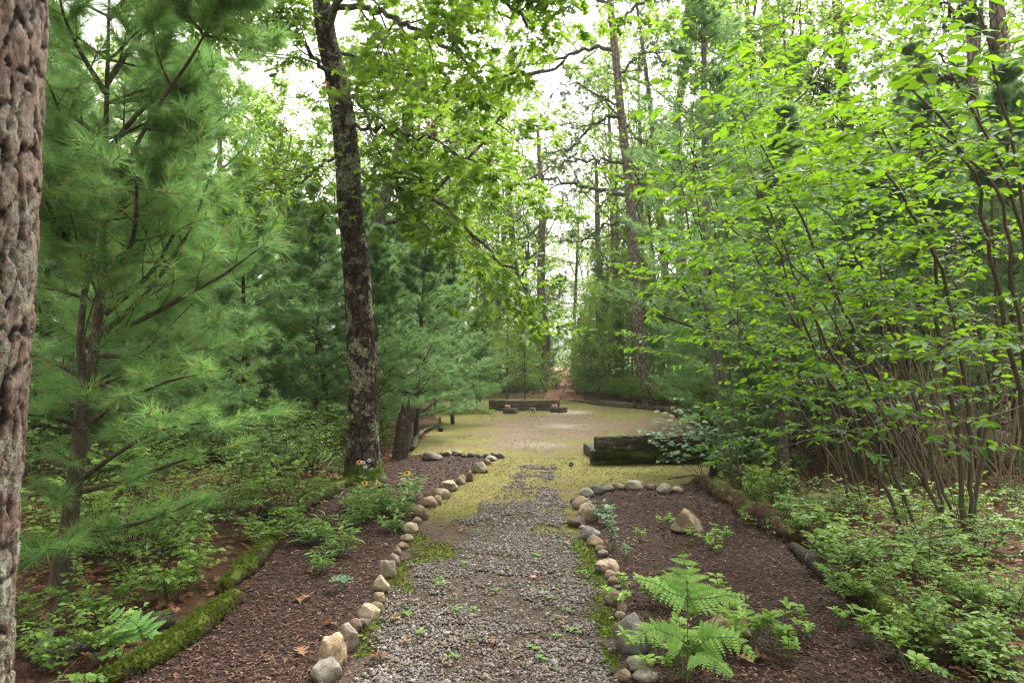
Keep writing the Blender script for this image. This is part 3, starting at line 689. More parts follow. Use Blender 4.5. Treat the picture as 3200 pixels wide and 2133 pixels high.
def stone(u, v, w_, h_, col, label, ang=.35, seed=0, rot=None, group='edging stones', cat='stone', name='edging_stone', tall=.9, sub=3, sink=.3):
    vb = v+h_*.36; p = gp(u, vb); Y = p[1]; m = Y/F
    W = w_*m; view = math.atan2(CAMZ, Y)
    H = h_*m*tall; D = W*.85
    H = max(H, .35*W)*1.22
    V, T = rock_geo(W/2, D/2, H/2/(1-sink*.5), seed+int(u), ang, sub); r = rot_rng(seed+int(u*3+v)); 
    a = r.uniform(-.5, .5) if rot is None else rot; cs, sn = math.cos(a), math.sin(a)
    V = V@N([[cs, sn, 0], [-sn, cs, 0], [0, 0, 1]])
    V[:, 0] *= W/2/np.abs(V[:, 0]).max()
    V[:, 2] += H/2-.27*H
    g = Geo(); g.raw(V, T=T)
    o = link(name, g.mesh(name, True), M['stone'], loc=(p[0], p[1]+D*.25, .01), label=label, cat=cat, group=group)
    o.color = (min(1, col[0]*1.2), min(1, col[1]*1.13), min(1, col[2]*1.02), 1); return o
TAN = (.36, .29, .21); GOLD = (.52, .42, .29); GREY = (.31, .30, .27); WHT = (.50, .49, .47); BRN = (.26, .19, .13); PUR = (.27, .24, .26); BEI = (.43, .38, .29); OLV = (.25, .22, .14); DRK = (.13, .125, .115); PNK = (.45, .33, .26); BLU = (.25, .275, .30); SLT = (.15, .165, .15)
LR = [  # left row, bottom of the photo upwards: crop pixels, colour, angularity, look
 (320, 1520, 175, 150, GREY, .8, 'pale grey-green lichened stone cut by the bottom edge, left border'),
 (380, 1400, 178, 195, GOLD, .8, 'large golden tan angular boulder near the bottom of the left border'),
 (472, 1310, 112, 190, WHT, .3, 'whitish grey pitted upright stone touching the golden boulder'),
 (508, 1232, 90, 80, BRN, .3, 'brown stone tucked behind the whitish pitted upright stone'),
 (555, 1205, 110, 45, PUR, .5, 'flat purplish slab just above the whitish pitted stone'),
 (597, 1150, 128, 92, BEI, .5, 'beige blocky stone with white vein above the purplish slab'),
 (648, 1112, 80, 60, OLV, .1, 'small smooth olive brown stone beside the beige blocky one'),
 (665, 1058, 85, 72, TAN, .2, 'rounded tan stone above the smooth olive brown one'),
 (680, 972, 98, 104, BEI, .6, 'chunky cream stone with rough face midway up the left border'),
 (718, 875, 98, 112, (.37, .35, .27), .5, 'tall grey-beige pointed stone above the chunky cream one'),
 (757, 815, 76, 76, GREY, .3, 'rounded grey stone directly above the tall pointed one'),
 (782, 757, 46, 62, BRN, .4, 'narrow brown stone standing above the rounded grey stone'),
 (816, 722, 62, 50, BRN, .4, 'dull brown stone near the white pebble in the left bed'),
 (842, 676, 82, 48, (.33, .29, .23), .2, 'low tan-grey stone under a seedling with long leaves'),
 (862, 610, 112, 66, BEI, .3, 'wide pale stone right of the long-leaved seedlings'),
 (904, 560, 62, 42, TAN, .3, 'small tan stone just above the wide pale stone'),
 (915, 502, 78, 84, (.33, .25, .18), .3, 'upright rusty tan stone beside the leafy flower clump'),
 (956, 532, 42, 64, BRN, .4, 'thin brown wedge leaning on the upright rusty stone'),
 (985, 448, 88, 66, TAN, .3, 'tan stone with pointed top past the flower clump'),
 (1030, 435, 62, 56, TAN, .2, 'small round tan stone hugging its pointed neighbour'),
 (1060, 399, 104, 64, (.37, .32, .24), .2, 'smooth grey-tan loaf-shaped stone in the left border'),
 (1107, 343, 106, 88, BEI, .4, 'large beige stone sloping down to the right, upper left border'),
 (1185, 308, 60, 62, TAN, .6, 'small triangular tan stone past the large sloping beige one'),
 (1235, 286, 44, 72, BRN, .6, 'narrow brown upright stone next to the triangular tan stone'),
 (1297, 234, 96, 72, (.35, .32, .26), .4, 'big grey-tan boulder where the left border starts to bend'),
 (1343, 192, 50, 40, BRN, .3, 'small brownish stone behind the boulder at the bend'),
 (1370, 172, 76, 36, GREY, .4, 'low grey stone leading to the dark slab at the corner'),
 (1410, 150, 88, 46, (.19, .19, .15), .9, 'dark angular slab at the corner of the left bed'),
 (1340, 148, 42, 26, DRK, .5, 'small dark stone left of the angular corner slab'),
 (1298, 150, 42, 26, BRN, .4, 'small brown stone in the top edge of the left bed'),
 (1242, 143, 50, 36, (.3, .27, .2), .3, 'rounded mid-brown stone in the top edge of the left bed'),
 (1205, 148, 42, 26, TAN, .3, 'tiny tan stone beside the rounded mid-brown one'),
 (1158, 137, 62, 32, BEI, .3, 'light beige stone in the top edge of the left bed'),
 (1095, 137, 62, 30, (.38, .34, .27), .4, 'flattish pale stone between the light beige stone and the long slab'),
 (990, 160, 132, 48, (.23, .22, .19), .9, 'long flat dark grey slab at the top left of the left bed'),
 (945, 148, 42, 22, OLV, .3, 'small olive stone behind the long flat slab')]
for k, (a, b, c_, d, col, an, lab) in enumerate(LR):
    stone(a/2.003+850, b/2.003+1350, c_/2.003*1.14, d/2.003*1.12, col, lab, an+.15, seed=k*7, sub=4 if k < 12 else 3)
RR = [
 (600, 1540, 104, 84, PNK, .2, 'smooth pinkish tan stone at the bottom of the right border'),
 (745, 1552, 155, 48, (.42, .42, .41), .3, 'pale grey flat stone cut by the bottom edge, right border'),
 (710, 1470, 145, 132, (.24, .235, .215), .8, 'grey-green angular stone below the big blue-grey one'),
 (655, 1290, 205, 285, (.25, .26, .27), .9, 'biggest blue-grey pointed boulder of the right border'),
 (580, 1160, 68, 62, OLV, .2, 'flat olive tan stone at the tip of the biggest boulder'),
 (586, 1100, 64, 100, PNK, .4, 'long upright tan-pink stone under yellow-green seedlings'),
 (545, 1048, 112, 112, OLV, .2, 'round olive brown stone partly under seedlings'),
 (556, 980, 62, 38, SLT, .6, 'small dark slate piece above the round olive stone'),
 (535, 938, 62, 62, PNK, .3, 'small pink-orange stone above the slate piece'),
 (515, 905, 82, 62, TAN, .2, 'smooth tan stone joined to the pink-white jagged one'),
 (500, 845, 134, 122, (.5, .4, .33), .9, 'jagged pink-white quartz stone in the right border'),
 (470, 765, 62, 46, GREY, .4, 'small grey stone above the jagged quartz'),
 (450, 735, 72, 42, TAN, .3, 'small tan stone behind the small grey one'),
 (420, 690, 98, 88, (.42, .31, .22), .4, 'orange-tan slab leaning against the blue-grey stone'),
 (385, 640, 128, 92, BLU, .8, 'blue-grey faceted stone in the middle of the right border'),
 (345, 602, 46, 30, PNK, .2, 'little tan pebble-like stone above the faceted blue one'),
 (305, 565, 108, 90, (.11, .09, .075), .9, 'dark brown jagged stone sticking out onto the path'),
 (378, 520, 118, 112, TAN, .2, 'large rounded tan boulder with a folded face'),
 (372, 474, 100, 60, (.34, .29, .21), .2, 'domed tan stone on top of the folded-face boulder'),
 (332, 448, 104, 98, TAN, .2, 'big smooth tan stone where the right border bends'),
 (288, 432, 46, 52, (.2, .18, .16), .3, 'small dark grey stone left of the big smooth tan one'),
 (364, 382, 86, 62, GREY, .4, 'grey-brown stone just past the bend of the right border'),
 (430, 362, 94, 72, SLT, .9, 'blackish green slate stone in the top edge of the right bed'),
 (505, 352, 74, 58, (.27, .26, .22), .3, 'dull grey stone right of the blackish slate'),
 (575, 341, 62, 52, PNK, .4, 'pinkish stone between grey ones, top edge of the right bed'),
 (672, 336, 128, 68, (.42, .4, .36), .4, 'widest whitish grey stone in the top edge of the right bed'),
 (775, 342, 60, 48, PNK, .4, 'small peaked pink-tan stone right of the widest stone'),
 (858, 358, 92, 72, (.33, .31, .26), .5, 'grey-tan angular stone near the right end of the top edge'),
 (943, 365, 76, 42, BEI, .3, 'last low pale stone before the rotten log')]
for k, (a, b, c_, d, col, an, lab) in enumerate(RR):
    stone(a/2.0025+1650, b/2.0025+1350, c_/2.0025*1.17, d/2.0025*1.13, col, lab, an+.15, seed=500+k*11, sub=4 if k < 12 else 3, tall=.75 if k != 3 else .85)
stone(2152, 1642, 108, 78, (.38, .32, .24), 'lone brown-faced boulder sitting in the right mulch bed', .75, 907, .3, None, 'boulder', 'boulder', .95, 4)
stone(2290, 1975, 170, 62, (.36, .27, .19), 'broad orange-brown rock half hidden behind the big fern', .5, 902, .1, None, 'rock', 'rock', .8, 4)
stone(1257, 1512, 38, 34, TAN, 'squarish tan stone alone in the left mulch bed under the yellow flowers', .4, 903, 0, None, 'stone', 'bed_stone', .9)
stone(1204, 1706, 22, 15, (.6, .58, .54), 'white pebble lying by seedlings in the left mulch bed', .3, 904, 0, None, 'pebble', 'pebble', .8, 2)
stone(1195, 1512, 46, 40, (.12, .11, .09), 'dark rock at the foot of the lichen-spotted oak', .5, 905, 0, None, 'rock', 'dark_rock', .9)

# ------------------------------------------------------------------ logs and snags
def log(name, px, rads, mat, label, cat='log', sides=26, n=90, amp=.42, seed=0, sink=.35, moss=0, group=None, lift=None):
    pts = [gp(u, v_) for u, v_ in px]
    for k, q in enumerate(pts): q[2] = rads[k]*(1-sink)+float(gz(q[0], q[1]))*.5+(lift[k] if lift else 0)
    g, p, r = trunk_geo(pts, rads, sides, n, amp, 7, seed, cap=True)
    loc = pts[0].copy(); loc[2] = 0
    if not moss: return whole(name, g, mat, loc, label, cat, group)
    root = thing(name, loc, label, cat, group); part('log_body', g, mat, root)
    rg = rot_rng(seed); k = moss; V = np.concatenate(g.V); i = rg.integers(0, len(V), k*6); 
    c_ = p[np.abs(V[i][:, None]-p[None]).sum(-1).argmin(1)] if len(i)*len(p) < 4e6 else None
    nrm = norm(V[i]-c_); mk = (nrm[:, 2] > -.2)&(fbm(V[i]*5, 3, seed)+.2*nrm[:, 2] > rg.uniform(-.05, .3, len(i))); i = i[mk][:k]; nrm = nrm[mk][:k]
    fz = Geo(); pos = V[i]+rg.normal(size=(len(i), 3))*.012-nrm*.004
    fz.stamp(MOSST, pos, frames(norm(nrm+N([[0, 0, .5]])+rg.normal(size=nrm.shape)*.3), rg.normal(size=nrm.shape)), rg.uniform(.6, 1.5, len(i)), rg.uniform(0, 1, len(i)))
    part('moss', fz, M['mossfuzz'], root, 'stuff'); return root
MOSST = tuft(7, .016, .005, 3, 1.0, .004)
log('mossy_log', [(300, 2160), (460, 2085), (600, 1995), (735, 1885)], [.045, .065, .072, .062], M['log_moss'], 'bright moss-covered log lying along the left bed, nearest piece', seed=11, moss=2600)
log('mossy_log', [(700, 1850), (760, 1800), (835, 1730), (862, 1695)], [.05, .078, .07, .04], M['log_moss'], 'mossy log piece running up to the charred root in the left border', seed=12, moss=1900)
log('mossy_log', [(890, 1640), (960, 1590), (1030, 1545), (1100, 1512)], [.06, .09, .09, .08], M['log_moss'], 'mossy log piece between the charred root and the oak foot', seed=13, moss=1600)
log('fallen_log', [(120, 2105), (260, 2040), (420, 1985), (540, 1950)], [.06, .075, .07, .04], M['log_dark'], 'dark fallen log with lichen lying behind the bright mossy log', seed=14)
log('charred_root', [(815, 1640), (850, 1640), (880, 1655), (900, 1625)], [.08, .13, .11, .05], M['char'], 'blackened twisted root knob on top of the left border log', 'root', seed=15, amp=.5, sink=-.15)
log('lichened_branch', [(120, 2080), (160, 2010), (200, 1960), (175, 1945)], [.03, .03, .022, .012], M['log_grey'], 'crooked lichen-covered branch at the bottom left by the big trunk', 'branch', 10, seed=16, sink=-.6, lift=[0, .06, .14, .12])
log('lichened_branch', [(430, 1985), (490, 1955), (545, 1930)], [.012, .018, .01], M['log_grey'], 'pale lichened stick lying on the mossy log behind the fern', 'branch', 8, seed=17, sink=-3)
log('rotten_log', [(2182, 1508), (2270, 1560), (2380, 1630), (2490, 1705)], [.10, .12, .13, .09], M['log_rot'], 'crumbling reddish rotten log along the upper right bed', seed=18, amp=.75, sink=.5)
log('rotten_log', [(2480, 1720), (2550, 1775), (2620, 1835)], [.05, .07, .06], M['log_dark'], 'thin dark log joining the rotten and mossy logs on the right', seed=19, amp=.25)
log('mossy_log', [(2610, 1830), (2720, 1905), (2830, 1990), (2960, 2080)], [.08, .1, .09, .08], M['log_moss'], 'green moss-topped log along the lower right bed', seed=20, moss=2000)
log('fallen_log', [(2780, 1900), (2950, 2010), (3150, 2120)], [.07, .07, .06], M['log_dark'], 'dark fallen log behind the moss-topped log at bottom right', seed=21)
log('fallen_log', [(2045, 1283), (2090, 1288), (2135, 1308), (2190, 1335), (2232, 1362)], [.1, .13, .14, .12, .06], M['log_rot'], 'pale and red peeling log along the far right edge of the clearing', seed=22, amp=.25)
log('fallen_log', [(1778, 1254), (1810, 1256), (1860, 1264), (1876, 1268)], [.03, .06, .08, .07], M['log_dark'], 'slim dark log reaching from the leafy path to the far grey timber', seed=23)
log('driftwood_branch', [(1352, 1253), (1380, 1249), (1420, 1246), (1438, 1246)], [.03, .06, .07, .05], M['log_grey'], 'bleached pole lying at the far left edge of the clearing', 'branch', seed=24)
log('driftwood_branch', [(1292, 1410), (1302, 1375), (1325, 1352), (1352, 1338), (1385, 1326)], [.05, .05, .045, .03, .015], M['log_grey'], 'bent grey branch lying on the left edge of the moss', 'branch', 10, seed=25, sink=-.5)
log('root_stub', [(1378, 1350), (1374, 1330)], [.05, .03], M['char'], 'dark broken root stub at the end of the bent grey branch', 'root', 10, 12, .3, 26, 0, lift=[0, .18])
log('fallen_branch', [(2090, 1500), (2160, 1488), (2235, 1493)], [.008, .01, .006], M['log_dark'], 'thin bare stick lying behind the right bed', 'stick', 6, 14, .1, 27, -1)
log('fallen_branch', [(1870, 1452+60), (1960, 1490)], [.004, .005], M['log_dark'], 'short thin twig on the moss below the near tie stack', 'stick', 5, 10, .1, 28, -1)
def snag(name, base, top, Y, r0, r1, mat, label, seed, cat='snag', split=.25, sides=28):
    b = gp(*base) if Y is None else at(base[0], base[1], Y); b[2] = float(gz(b[0], b[1]))-.05; tp = at(top[0], top[1], b[1])
    g, p, r = trunk_geo([b, b*.5+tp*.5, tp], [r0, (r0+r1)/2, r1], sides, 44, .22, 5, seed)
    V = g.V[0].reshape(44, sides, 3); a = np.arange(sides)*2*math.pi/sides
    cut = split*(np.abs(np.sin(a*1.5+seed))+.6*rot_rng(seed).uniform(0, 1, sides))
    f = np.linspace(0, 1, 44)[:, None]; k = 1-cut[None]*ss(.4, 1, f)*f
    V[..., 2] = b[2]+(V[..., 2]-b[2])*k
    g.V[0] = V.reshape(-1, 3)
    # hollow top: inner wall going down
    rim = V[-1]; c_ = rim.mean(0); inn = c_+(rim-c_)*.55-N([0, 0, .25]); W = np.vstack([rim, inn, c_[None]-N([[0, 0, .3]])]); m = sides
    g.raw(W, T=[[m+j, m+(j+1) % m, 2*m] for j in range(m)], Q=[[j, (j+1) % m, m+(j+1) % m, m+j] for j in range(m)])
    return whole(name, g, mat, b, label, cat, smooth=True)
snag('broken_snag', (1247, 1432), (1280, 1228), None, .14, .13, M['snag'], 'leaning split grey trunk stub left of the clearing', 31)
snag('broken_snag', (2233, 1362), (2226, 1206), None, .15, .13, M['snag_red'], 'rotten red-brown trunk stub behind the slender grey tree', 32)
snag('splintered_stump', (2200, 1530), (2178, 1496), None, .13, .1, M['snag'], 'low splintered stump at the start of the rotten log', 33, 'stump', .8)
snag('splintered_stump', (2245, 1490), (2222, 1425), None, .09, .03, M['snag_red'], 'small pointed brown stump at the foot of the slender grey tree', 34, 'stump', .5)
snag('stump', (2408, 1462), (2410, 1395), None, .17, .16, M['snag_red'], 'square-cut dark red stump at the right end of the tie stack', 35, 'stump', .05)

rg = rot_rng(44); del _tie['fz']; n_ = 5200; dT = norm(B0-A0); s_ = rg.uniform(0, 2.9, n_); h_ = rg.uniform(0, 1, n_); tp_ = rg.uniform(size=n_) < .12
pos = A0[None]+dT[None]*s_[:, None]+N([[0, -.004, 0]]); pos[:, 2] = .245*h_; pos[tp_, 1] += .03; pos[tp_, 2] = .25
k = fbm(pos*4, 3, 7)+.25*(.6-h_) > rg.uniform(-.2, .3, n_); pos = pos[k]; m = len(pos); nn = N([[0, -1, .5]])+rg.normal(size=(m, 3))*.4
fz = Geo(); fz.stamp(MOSST, pos, frames(norm(nn), rg.normal(size=(m, 3))), rg.uniform(.7, 1.7, m), rg.uniform(0, .8, m)); part('moss', fz, M['mossfuzz'], _tie, 'stuff')
_m = COL.objects[-1]; 
for o in _tie.children:
    o.data.transform(Matrix.Rotation(-_tie.rotation_euler.z, 4, 'Z'))
# ------------------------------------------------------------------ trees
def trunk_part(root, ctrl, rads, mat, sides=14, n=40, amp=.05, ns=5, seed=0, flare=.25, plates=None):
    g, p, r = trunk_geo(ctrl, rads, sides, n, amp, ns, seed, flare, plates); part('trunk', g, mat, root); return p, r
def px_path(pts, Y):
    """trunk control points from (u, v) pairs; first one on the ground"""
    return [at(u, v, Y if np.ndim(Y) == 0 else Y[k]) for k, (u, v) in enumerate(pts)]
def ground_root(c):
    q = c[0].copy(); q[2] = float(gz(q[0], q[1])); c[0] = q-N([0, 0, .1]); return q

# big pitch pine in front, left
Y1 = 2.0
c = [at(-315, 3050, Y1), at(-285, 2133, Y1), at(-225, 1400, Y1), at(-170, 800, Y1), at(-120, 0, Y1), at(-90, -900, Y1), at(-60, -2400, Y1)]
b = c[0].copy(); b[2] = -.05
root = thing('pitch_pine', (b[0], b[1], 0), 'huge nearby trunk with thick scaly plated bark at the left edge', 'tree')
c[0] = b
t = NT('plated_pine_bark'); v = t.coord(); hN = t.attr('rnd')
f1 = t.noise(t.coord('Object', (1, 1, .4)), 45, 6, .8); f2 = t.noise(v, 8, 4, .7)
cc = t.mix(f1, (.04, .024, .017), (.27, .185, .135)); cc = t.mix(t.ramp(f2, [(.42, 0), (.6, .75)]), cc, t.mix(f1, (.07, .055, .045), (.32, .265, .22)))
f3 = t.noise(t.coord('Object', (1, 1, .3)), 130, 4, .8); cc = t.mix(1, cc, t.ramp(f3, [(.3, (.5, .5, .5)), (.6, (1.2, 1.2, 1.2))]), 'MULTIPLY')
cc = t.mix(t.ramp(hN, [(.15, 0), (.55, 1)]), (.035, .022, .016), cc)  # dark furrow brown, partly shade of the flat relief put into the colour
lm = t.math('MULTIPLY', t.ramp(t.noise(v, 6, 5, .8), [(.48, 0), (.56, 1)]), t.ramp(t.noise(v, 55, 3, .7), [(.42, 0), (.5, 1)]))
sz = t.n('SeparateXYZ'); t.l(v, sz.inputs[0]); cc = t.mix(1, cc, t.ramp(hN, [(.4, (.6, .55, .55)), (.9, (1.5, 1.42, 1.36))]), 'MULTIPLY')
lm = t.math('MULTIPLY', lm, t.ramp(t.math('MULTIPLY', sz.outputs[2], .25), [(.22, 1), (.7, .12)]))
cc = t.mix(lm, cc, t.mix(f1, (.22, .26, .17), (.5, .54, .42)))
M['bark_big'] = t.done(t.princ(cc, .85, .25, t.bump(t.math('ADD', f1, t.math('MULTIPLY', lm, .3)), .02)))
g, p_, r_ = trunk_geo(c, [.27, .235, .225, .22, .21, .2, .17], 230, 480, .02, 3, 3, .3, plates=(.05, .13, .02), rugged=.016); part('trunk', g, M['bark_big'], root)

# the lichened oak in the middle
YO = 9.85
oc = [at(1140, 1500, YO), at(1133, 1380, YO), at(1136, 1180, YO), at(1124, 1000, YO), at(1112, 820, YO), at(1094, 640, YO), at(1087, 500, YO), at(1070, 350, YO), at(1048, 230, YO), at(1022, 130, YO), at(1004, 0, YO), at(985, -200, YO), at(990, -600, YO), at(1030, -1100, YO)]
rb = ground_root(oc); oak = thing('oak_tree', rb, 'tall oak trunk spotted with pale lichen and moss at its foot, left of the clearing', 'tree')
M['bark_mid'] = bark('lichen_spotted_oak_bark', (.10, .068, .052), (.018, .014, .012), (.42, .46, .28), .55, 13, 4.5, .012, 3.5, moss=.55, lk=11)
def trunk_w(px): return px*YO/F/2
g, op, orr = trunk_geo(oc, [trunk_w(x) for x in (112, 96, 88, 84, 81, 77, 74, 71, 66, 61, 56, 52, 44, 26)], 110, 520, .04, 4, 7, .35, plates=(.035, .07, .018))
part('trunk', g, M['bark_mid'], oak)
rg = rot_rng(77)
def opt(v_):  # point on the oak trunk at pixel row v_
    z = at(1100, v_, YO)[2]; k = np.abs(op[:, 2]-z).argmin(); return op[k]
LIMBS = [  # control pixels, depths, radius
 ([(1110, 545), (1170, 548), (1290, 590), (1420, 660), (1530, 790), (1600, 850), (1640, 900)], [9.8, 9.5, 9.1, 8.8, 8.5, 8.3, 8.2], .034),
 ([(1100, 400), (1150, 398), (1230, 412), (1330, 430), (1460, 490), (1560, 560)], [9.8, 9.5, 9.2, 8.8, 8.5, 8.2], .03),
 ([(1085, 280), (1115, 310), (1150, 380), (1180, 470), (1200, 560)], [9.8, 9.4, 9.2, 9.0, 8.9], .03),
 ([(1055, 40), (1130, 15), (1200, 45), (1310, 90), (1420, 160), (1500, 250)], [9.8, 9.4, 9.0, 8.6, 8.2, 8.0], .05),
 ([(1060, 480), (1020, 500), (960, 560), (890, 600), (800, 590)], [9.8, 9.6, 9.3, 9.0, 8.8], .028),
 ([(1040, 250), (985, 180), (930, 120), (850, 70), (760, 20)], [9.8, 9.5, 9.2, 8.9, 8.6], .04),
 ([(1010, 100), (1090, -60), (1220, -140), (1400, -120), (1560, -20), (1650, 90)], [9.8, 9.3, 8.6, 8.0, 7.6, 7.4], .06),
 ([(1000, 0), (940, -120), (860, -150), (760, -80), (700, 20)], [9.8, 9.4, 9.0, 8.6, 8.4], .05),
 ([(985, -200), (1100, -330), (1300, -330), (1500, -200), (1700, -60), (1820, 40)], [9.8, 9.0, 8.2, 7.6, 7.2, 7.0], .06),
 ([(1020, 130), (1100, 180), (1240, 210), (1380, 250), (1500, 330), (1600, 420)], [9.8, 10.2, 10.5, 10.8, 11, 11.2], .035),
 ([(985, -180), (1050, -420), (1200, -520), (1500, -480), (1700, -380)], [9.8, 10.5, 11, 11.5, 12], .06),
 ([(1075, 640), (1040, 660), (1000, 700), (960, 690)], [9.8, 9.7, 9.5, 9.4], .014)]
twigs = Geo(); LP = []; LD = []
for k, (px, ys_, r0) in enumerate(LIMBS):
    cp = [at(u, v_, y_) for (u, v_), y_ in zip(px, ys_)]; cp[0] = opt(px[0][1])
    p, r = poly3(cp, 26, np.linspace(r0, r0*.28, len(cp))); p[2:] += rg.normal(size=(24, 3))*.025
    g = Geo(); g.tubes(p, r, 8); part('branch', g, M['bark_oak'], oak)
    P, D, L, R = kids(p[None], dirs_of(p)[None], r[None], N([1.]), 15 if k != 11 else 4, .2, .99, 48, 1.05, rg, .65, shrink=.3)
    a = grow(P, D, L, R*.62, 7, .16, -.01, rg, .4); twigs.tubes(a[0], a[2], 5)
    P2, D2, L2, R2 = kids(*a, L, 7, .18, .98, 46, .5, rg, .7, shrink=.3)
    b_ = grow(P2, D2, L2, R2*.6, 5, .2, .0, rg, .4); twigs.tubes(b_[0], b_[2], 4)
    P3, D3, L3, R3 = kids(*b_, L2, 4, .3, .98, 45, .5, rg, .6, minr=.0015)
    c_ = grow(P3, D3, L3, np.full(len(P3), .002), 2, .2, .02, rg, .5); twigs.tubes(c_[0], c_[2], 3)
    for q, kk in ((b_, 3), (c_, 4)):
        if k == 11: continue
        lp, ld = sprinkle(q[0], q[1], kk, .45, rg, 45); LP.append(lp); LD.append(ld)
part('twigs', twigs, M['bark_oak'], oak, 'stuff')
LP = np.concatenate(LP); LD = np.concatenate(LD); keep = rg.uniform(size=len(LP)) < .68
uu, vv_ = proj(LP[:, 0], LP[:, 1], LP[:, 2]); tu = np.interp(vv_, [0, 230, 500, 1000], [1004, 1048, 1087, 1124])
keep &= (np.abs(uu-tu) > 62) | (LP[:, 1] > YO) | (rg.uniform(size=len(LP)) < .06) | ((vv_ < 330) & (rg.uniform(size=len(LP)) < .35))
keep &= (uu > tu-60) | (vv_ < 300) | (rg.uniform(size=len(LP)) < .45)
LP, LD = LP[keep], LD[keep]
def leaf_parts(root, name, proto, mat, pos, Mx, scale, rnd, k=300, key=None, rngs=None):
    """the k leaves nearest the camera as parts, the rest joined as one stuff part"""
    cd_ = np.linalg.norm(pos-N([[0, 0, CAMZ]]), axis=1); u_ = pos[:, 0]/np.maximum(pos[:, 1], .1)
    infr = (np.abs(u_) < .76) & (pos[:, 2]-CAMZ < pos[:, 1]*.55) & (pos[:, 1] > .3)
    size = np.where(infr, scale/cd_, 0); order = np.argsort(-size); near, rest = order[:k], order[k:]
    protos = []
    for q in (.15, .4, .6, .9):
        g = Geo(); g.raw(proto[0], T=proto[1], r=q); me = g.mesh(name); me.materials.append(mat); protos.append(me)
    for i in near:
        o = bpy.data.objects.new(name, protos[int(min(.99, max(0, rnd[i]))*4)]); COL.objects.link(o); o.parent = root
        m4 = Matrix([[*(Mx[i][0]*scale[i]), pos[i][0]-root.location[0]], [*(Mx[i][1]*scale[i]), pos[i][1]-root.location[1]], [*(Mx[i][2]*scale[i]), pos[i][2]-root.location[2]], [0, 0, 0, 1]])
        o.matrix_local = m4
    if len(rest):
        g = Geo(); g.stamp(proto, pos[rest], Mx[rest], scale[rest], rnd[rest]); part('foliage', g, mat, root, 'stuff')
n_ = len(LP); rnd = np.clip(rg.normal(.5, .22, n_), 0, 1); scl = rg.uniform(.08, .15, n_)
print('oak leaves', n_)
leaf_parts(oak, 'leaf', OAKL, M['oak'], LP, leafN(LD+N([[0, 0, -.15]]), rg, .5), scl, rnd, 300)
# dry brown leaf clusters caught in the oak
dg = Geo()
for (u, v_) in ((1025, 268), (1050, 285), (1350, 430), (1365, 390), (1250, 580), (1500, 510), (1480, 770), (920, 415), (1440, 220)):
    q = at(u, v_, 9.2); k = 7; pos = q+rg.normal(size=(k, 3))*.07; dg.stamp(OAKDRY, pos, frames(rg.normal(size=(k, 3))+N([[0, 0, -1.4]]), rg.normal(size=(k, 3))), rg.uniform(.08, .12, k), rg.uniform(0, 1, k))
M['dry'] = leaf_mat('dry_brown_leaf', (.16, .07, .03), (.28, .14, .07), (.42, .25, .14), (.4, .2, .08), .3, .6, .3)
part('dead_leaves', dg, M['dry'], oak, 'stuff')

# ---- white pine generator: returns wood geo, needle geo
def white_pine(H, seed, k_needles=26, nL=.10, nw=.004, r0=None, whorl=.42, z_first=.5, spread=.34, dens=1.0, trunk_ctrl=None, bare=0.0, up0=.15, tuftk=None, cone=1.0):
    rg = rot_rng(seed)
    if trunk_ctrl is None:
        ln = rg.normal(size=2)*.05*H; trunk_ctrl = [N([0, 0, -.1]), N([ln[0]*.3, ln[1]*.3, H*.35]), N([ln[0]*.8, ln[1]*.8, H*.7]), N([ln[0], ln[1], H])]
    r0 = r0 or H*.011
    tp, tr = poly3(trunk_ctrl, 60, np.linspace(r0, .008, len(trunk_ctrl)))
    wood_ = Geo(); need = Geo(); P = []; D = []; L = []; R = []
    z = z_first+rg.uniform(0, .2)
    while z < H-.15:
        k = np.abs(tp[:, 2]-z).argmin(); q = tp[k]; f = (z/H); nb = rg.integers(4, 7)
        az0 = rg.uniform(0, 6.28)
        for j in range(nb):
            if rg.uniform() < bare: continue
            az = az0+j*6.283/nb+rg.normal()*.25; el = math.radians(8+38*f+rg.normal()*7)
            D.append([math.cos(az)*math.cos(el), math.sin(az)*math.cos(el), math.sin(el)]); P.append(q); L.append(H*spread*(1.05-f*cone)*rg.uniform(.7, 1.15)*(0.75+.25*ss(0, .25, f))); R.append(max(.004, tr[k]*.36))
        z += whorl*rg.uniform(.75, 1.2)*(1-.35*f)
    P, D, L, R = N(P), N(D), N(L), N(R)
    a = grow(P, D, L, R, 8, .05, up0*.16, rg, .25); wood_.tubes(a[0], a[2], 5)
    k2 = max(4, int(9*dens)); P2, D2, L2, R2 = kids(*a, L, k2, .22, .97, 48, .42, rg, .85, shrink=.45); b = grow(P2, D2, L2, R2*.6, 4, .06, .02, rg, .4); wood_.tubes(b[0], b[2], 3)
    P3, D3, L3, R3 = kids(*b, L2, 3, .3, .9, 42, .45, rg, .7); c = grow(P3, D3, L3, np.full(len(P3), .002), 2, .06, .03, rg, .5)
    TP = [a[0][:, -1], b[0][:, -1], c[0][:, -1], b[0][:, -2], c[0][:, 1]]; TD = [a[1][:, -1], b[1][:, -1], c[1][:, -1], b[1][:, -2], c[1][:, 1]]
    TP = np.concatenate(TP+[tp[-1:]]); TD = np.concatenate(TD+[N([[0, 0, 1.]])])
    n = len(TP)
    tfs = [tuft(k_needles, nL, nw, s, 1.0, nL*.9) for s in range(3)]
    sel = rg.integers(0, 3, n); rv = np.clip(rg.normal(.42, .2, n)+.15*(TD[:, 2]), 0, 1)
    pos = TP-norm(TD)*nL*.75
    for s in range(3):
        m = sel == s; need.stamp(tfs[s], pos[m], frames(TD[m], rg.normal(size=(m.sum(), 3))), rg.uniform(.75, 1.2, m.sum()), rv[m], rj=.2)
    return (tp, tr), wood_, need, n
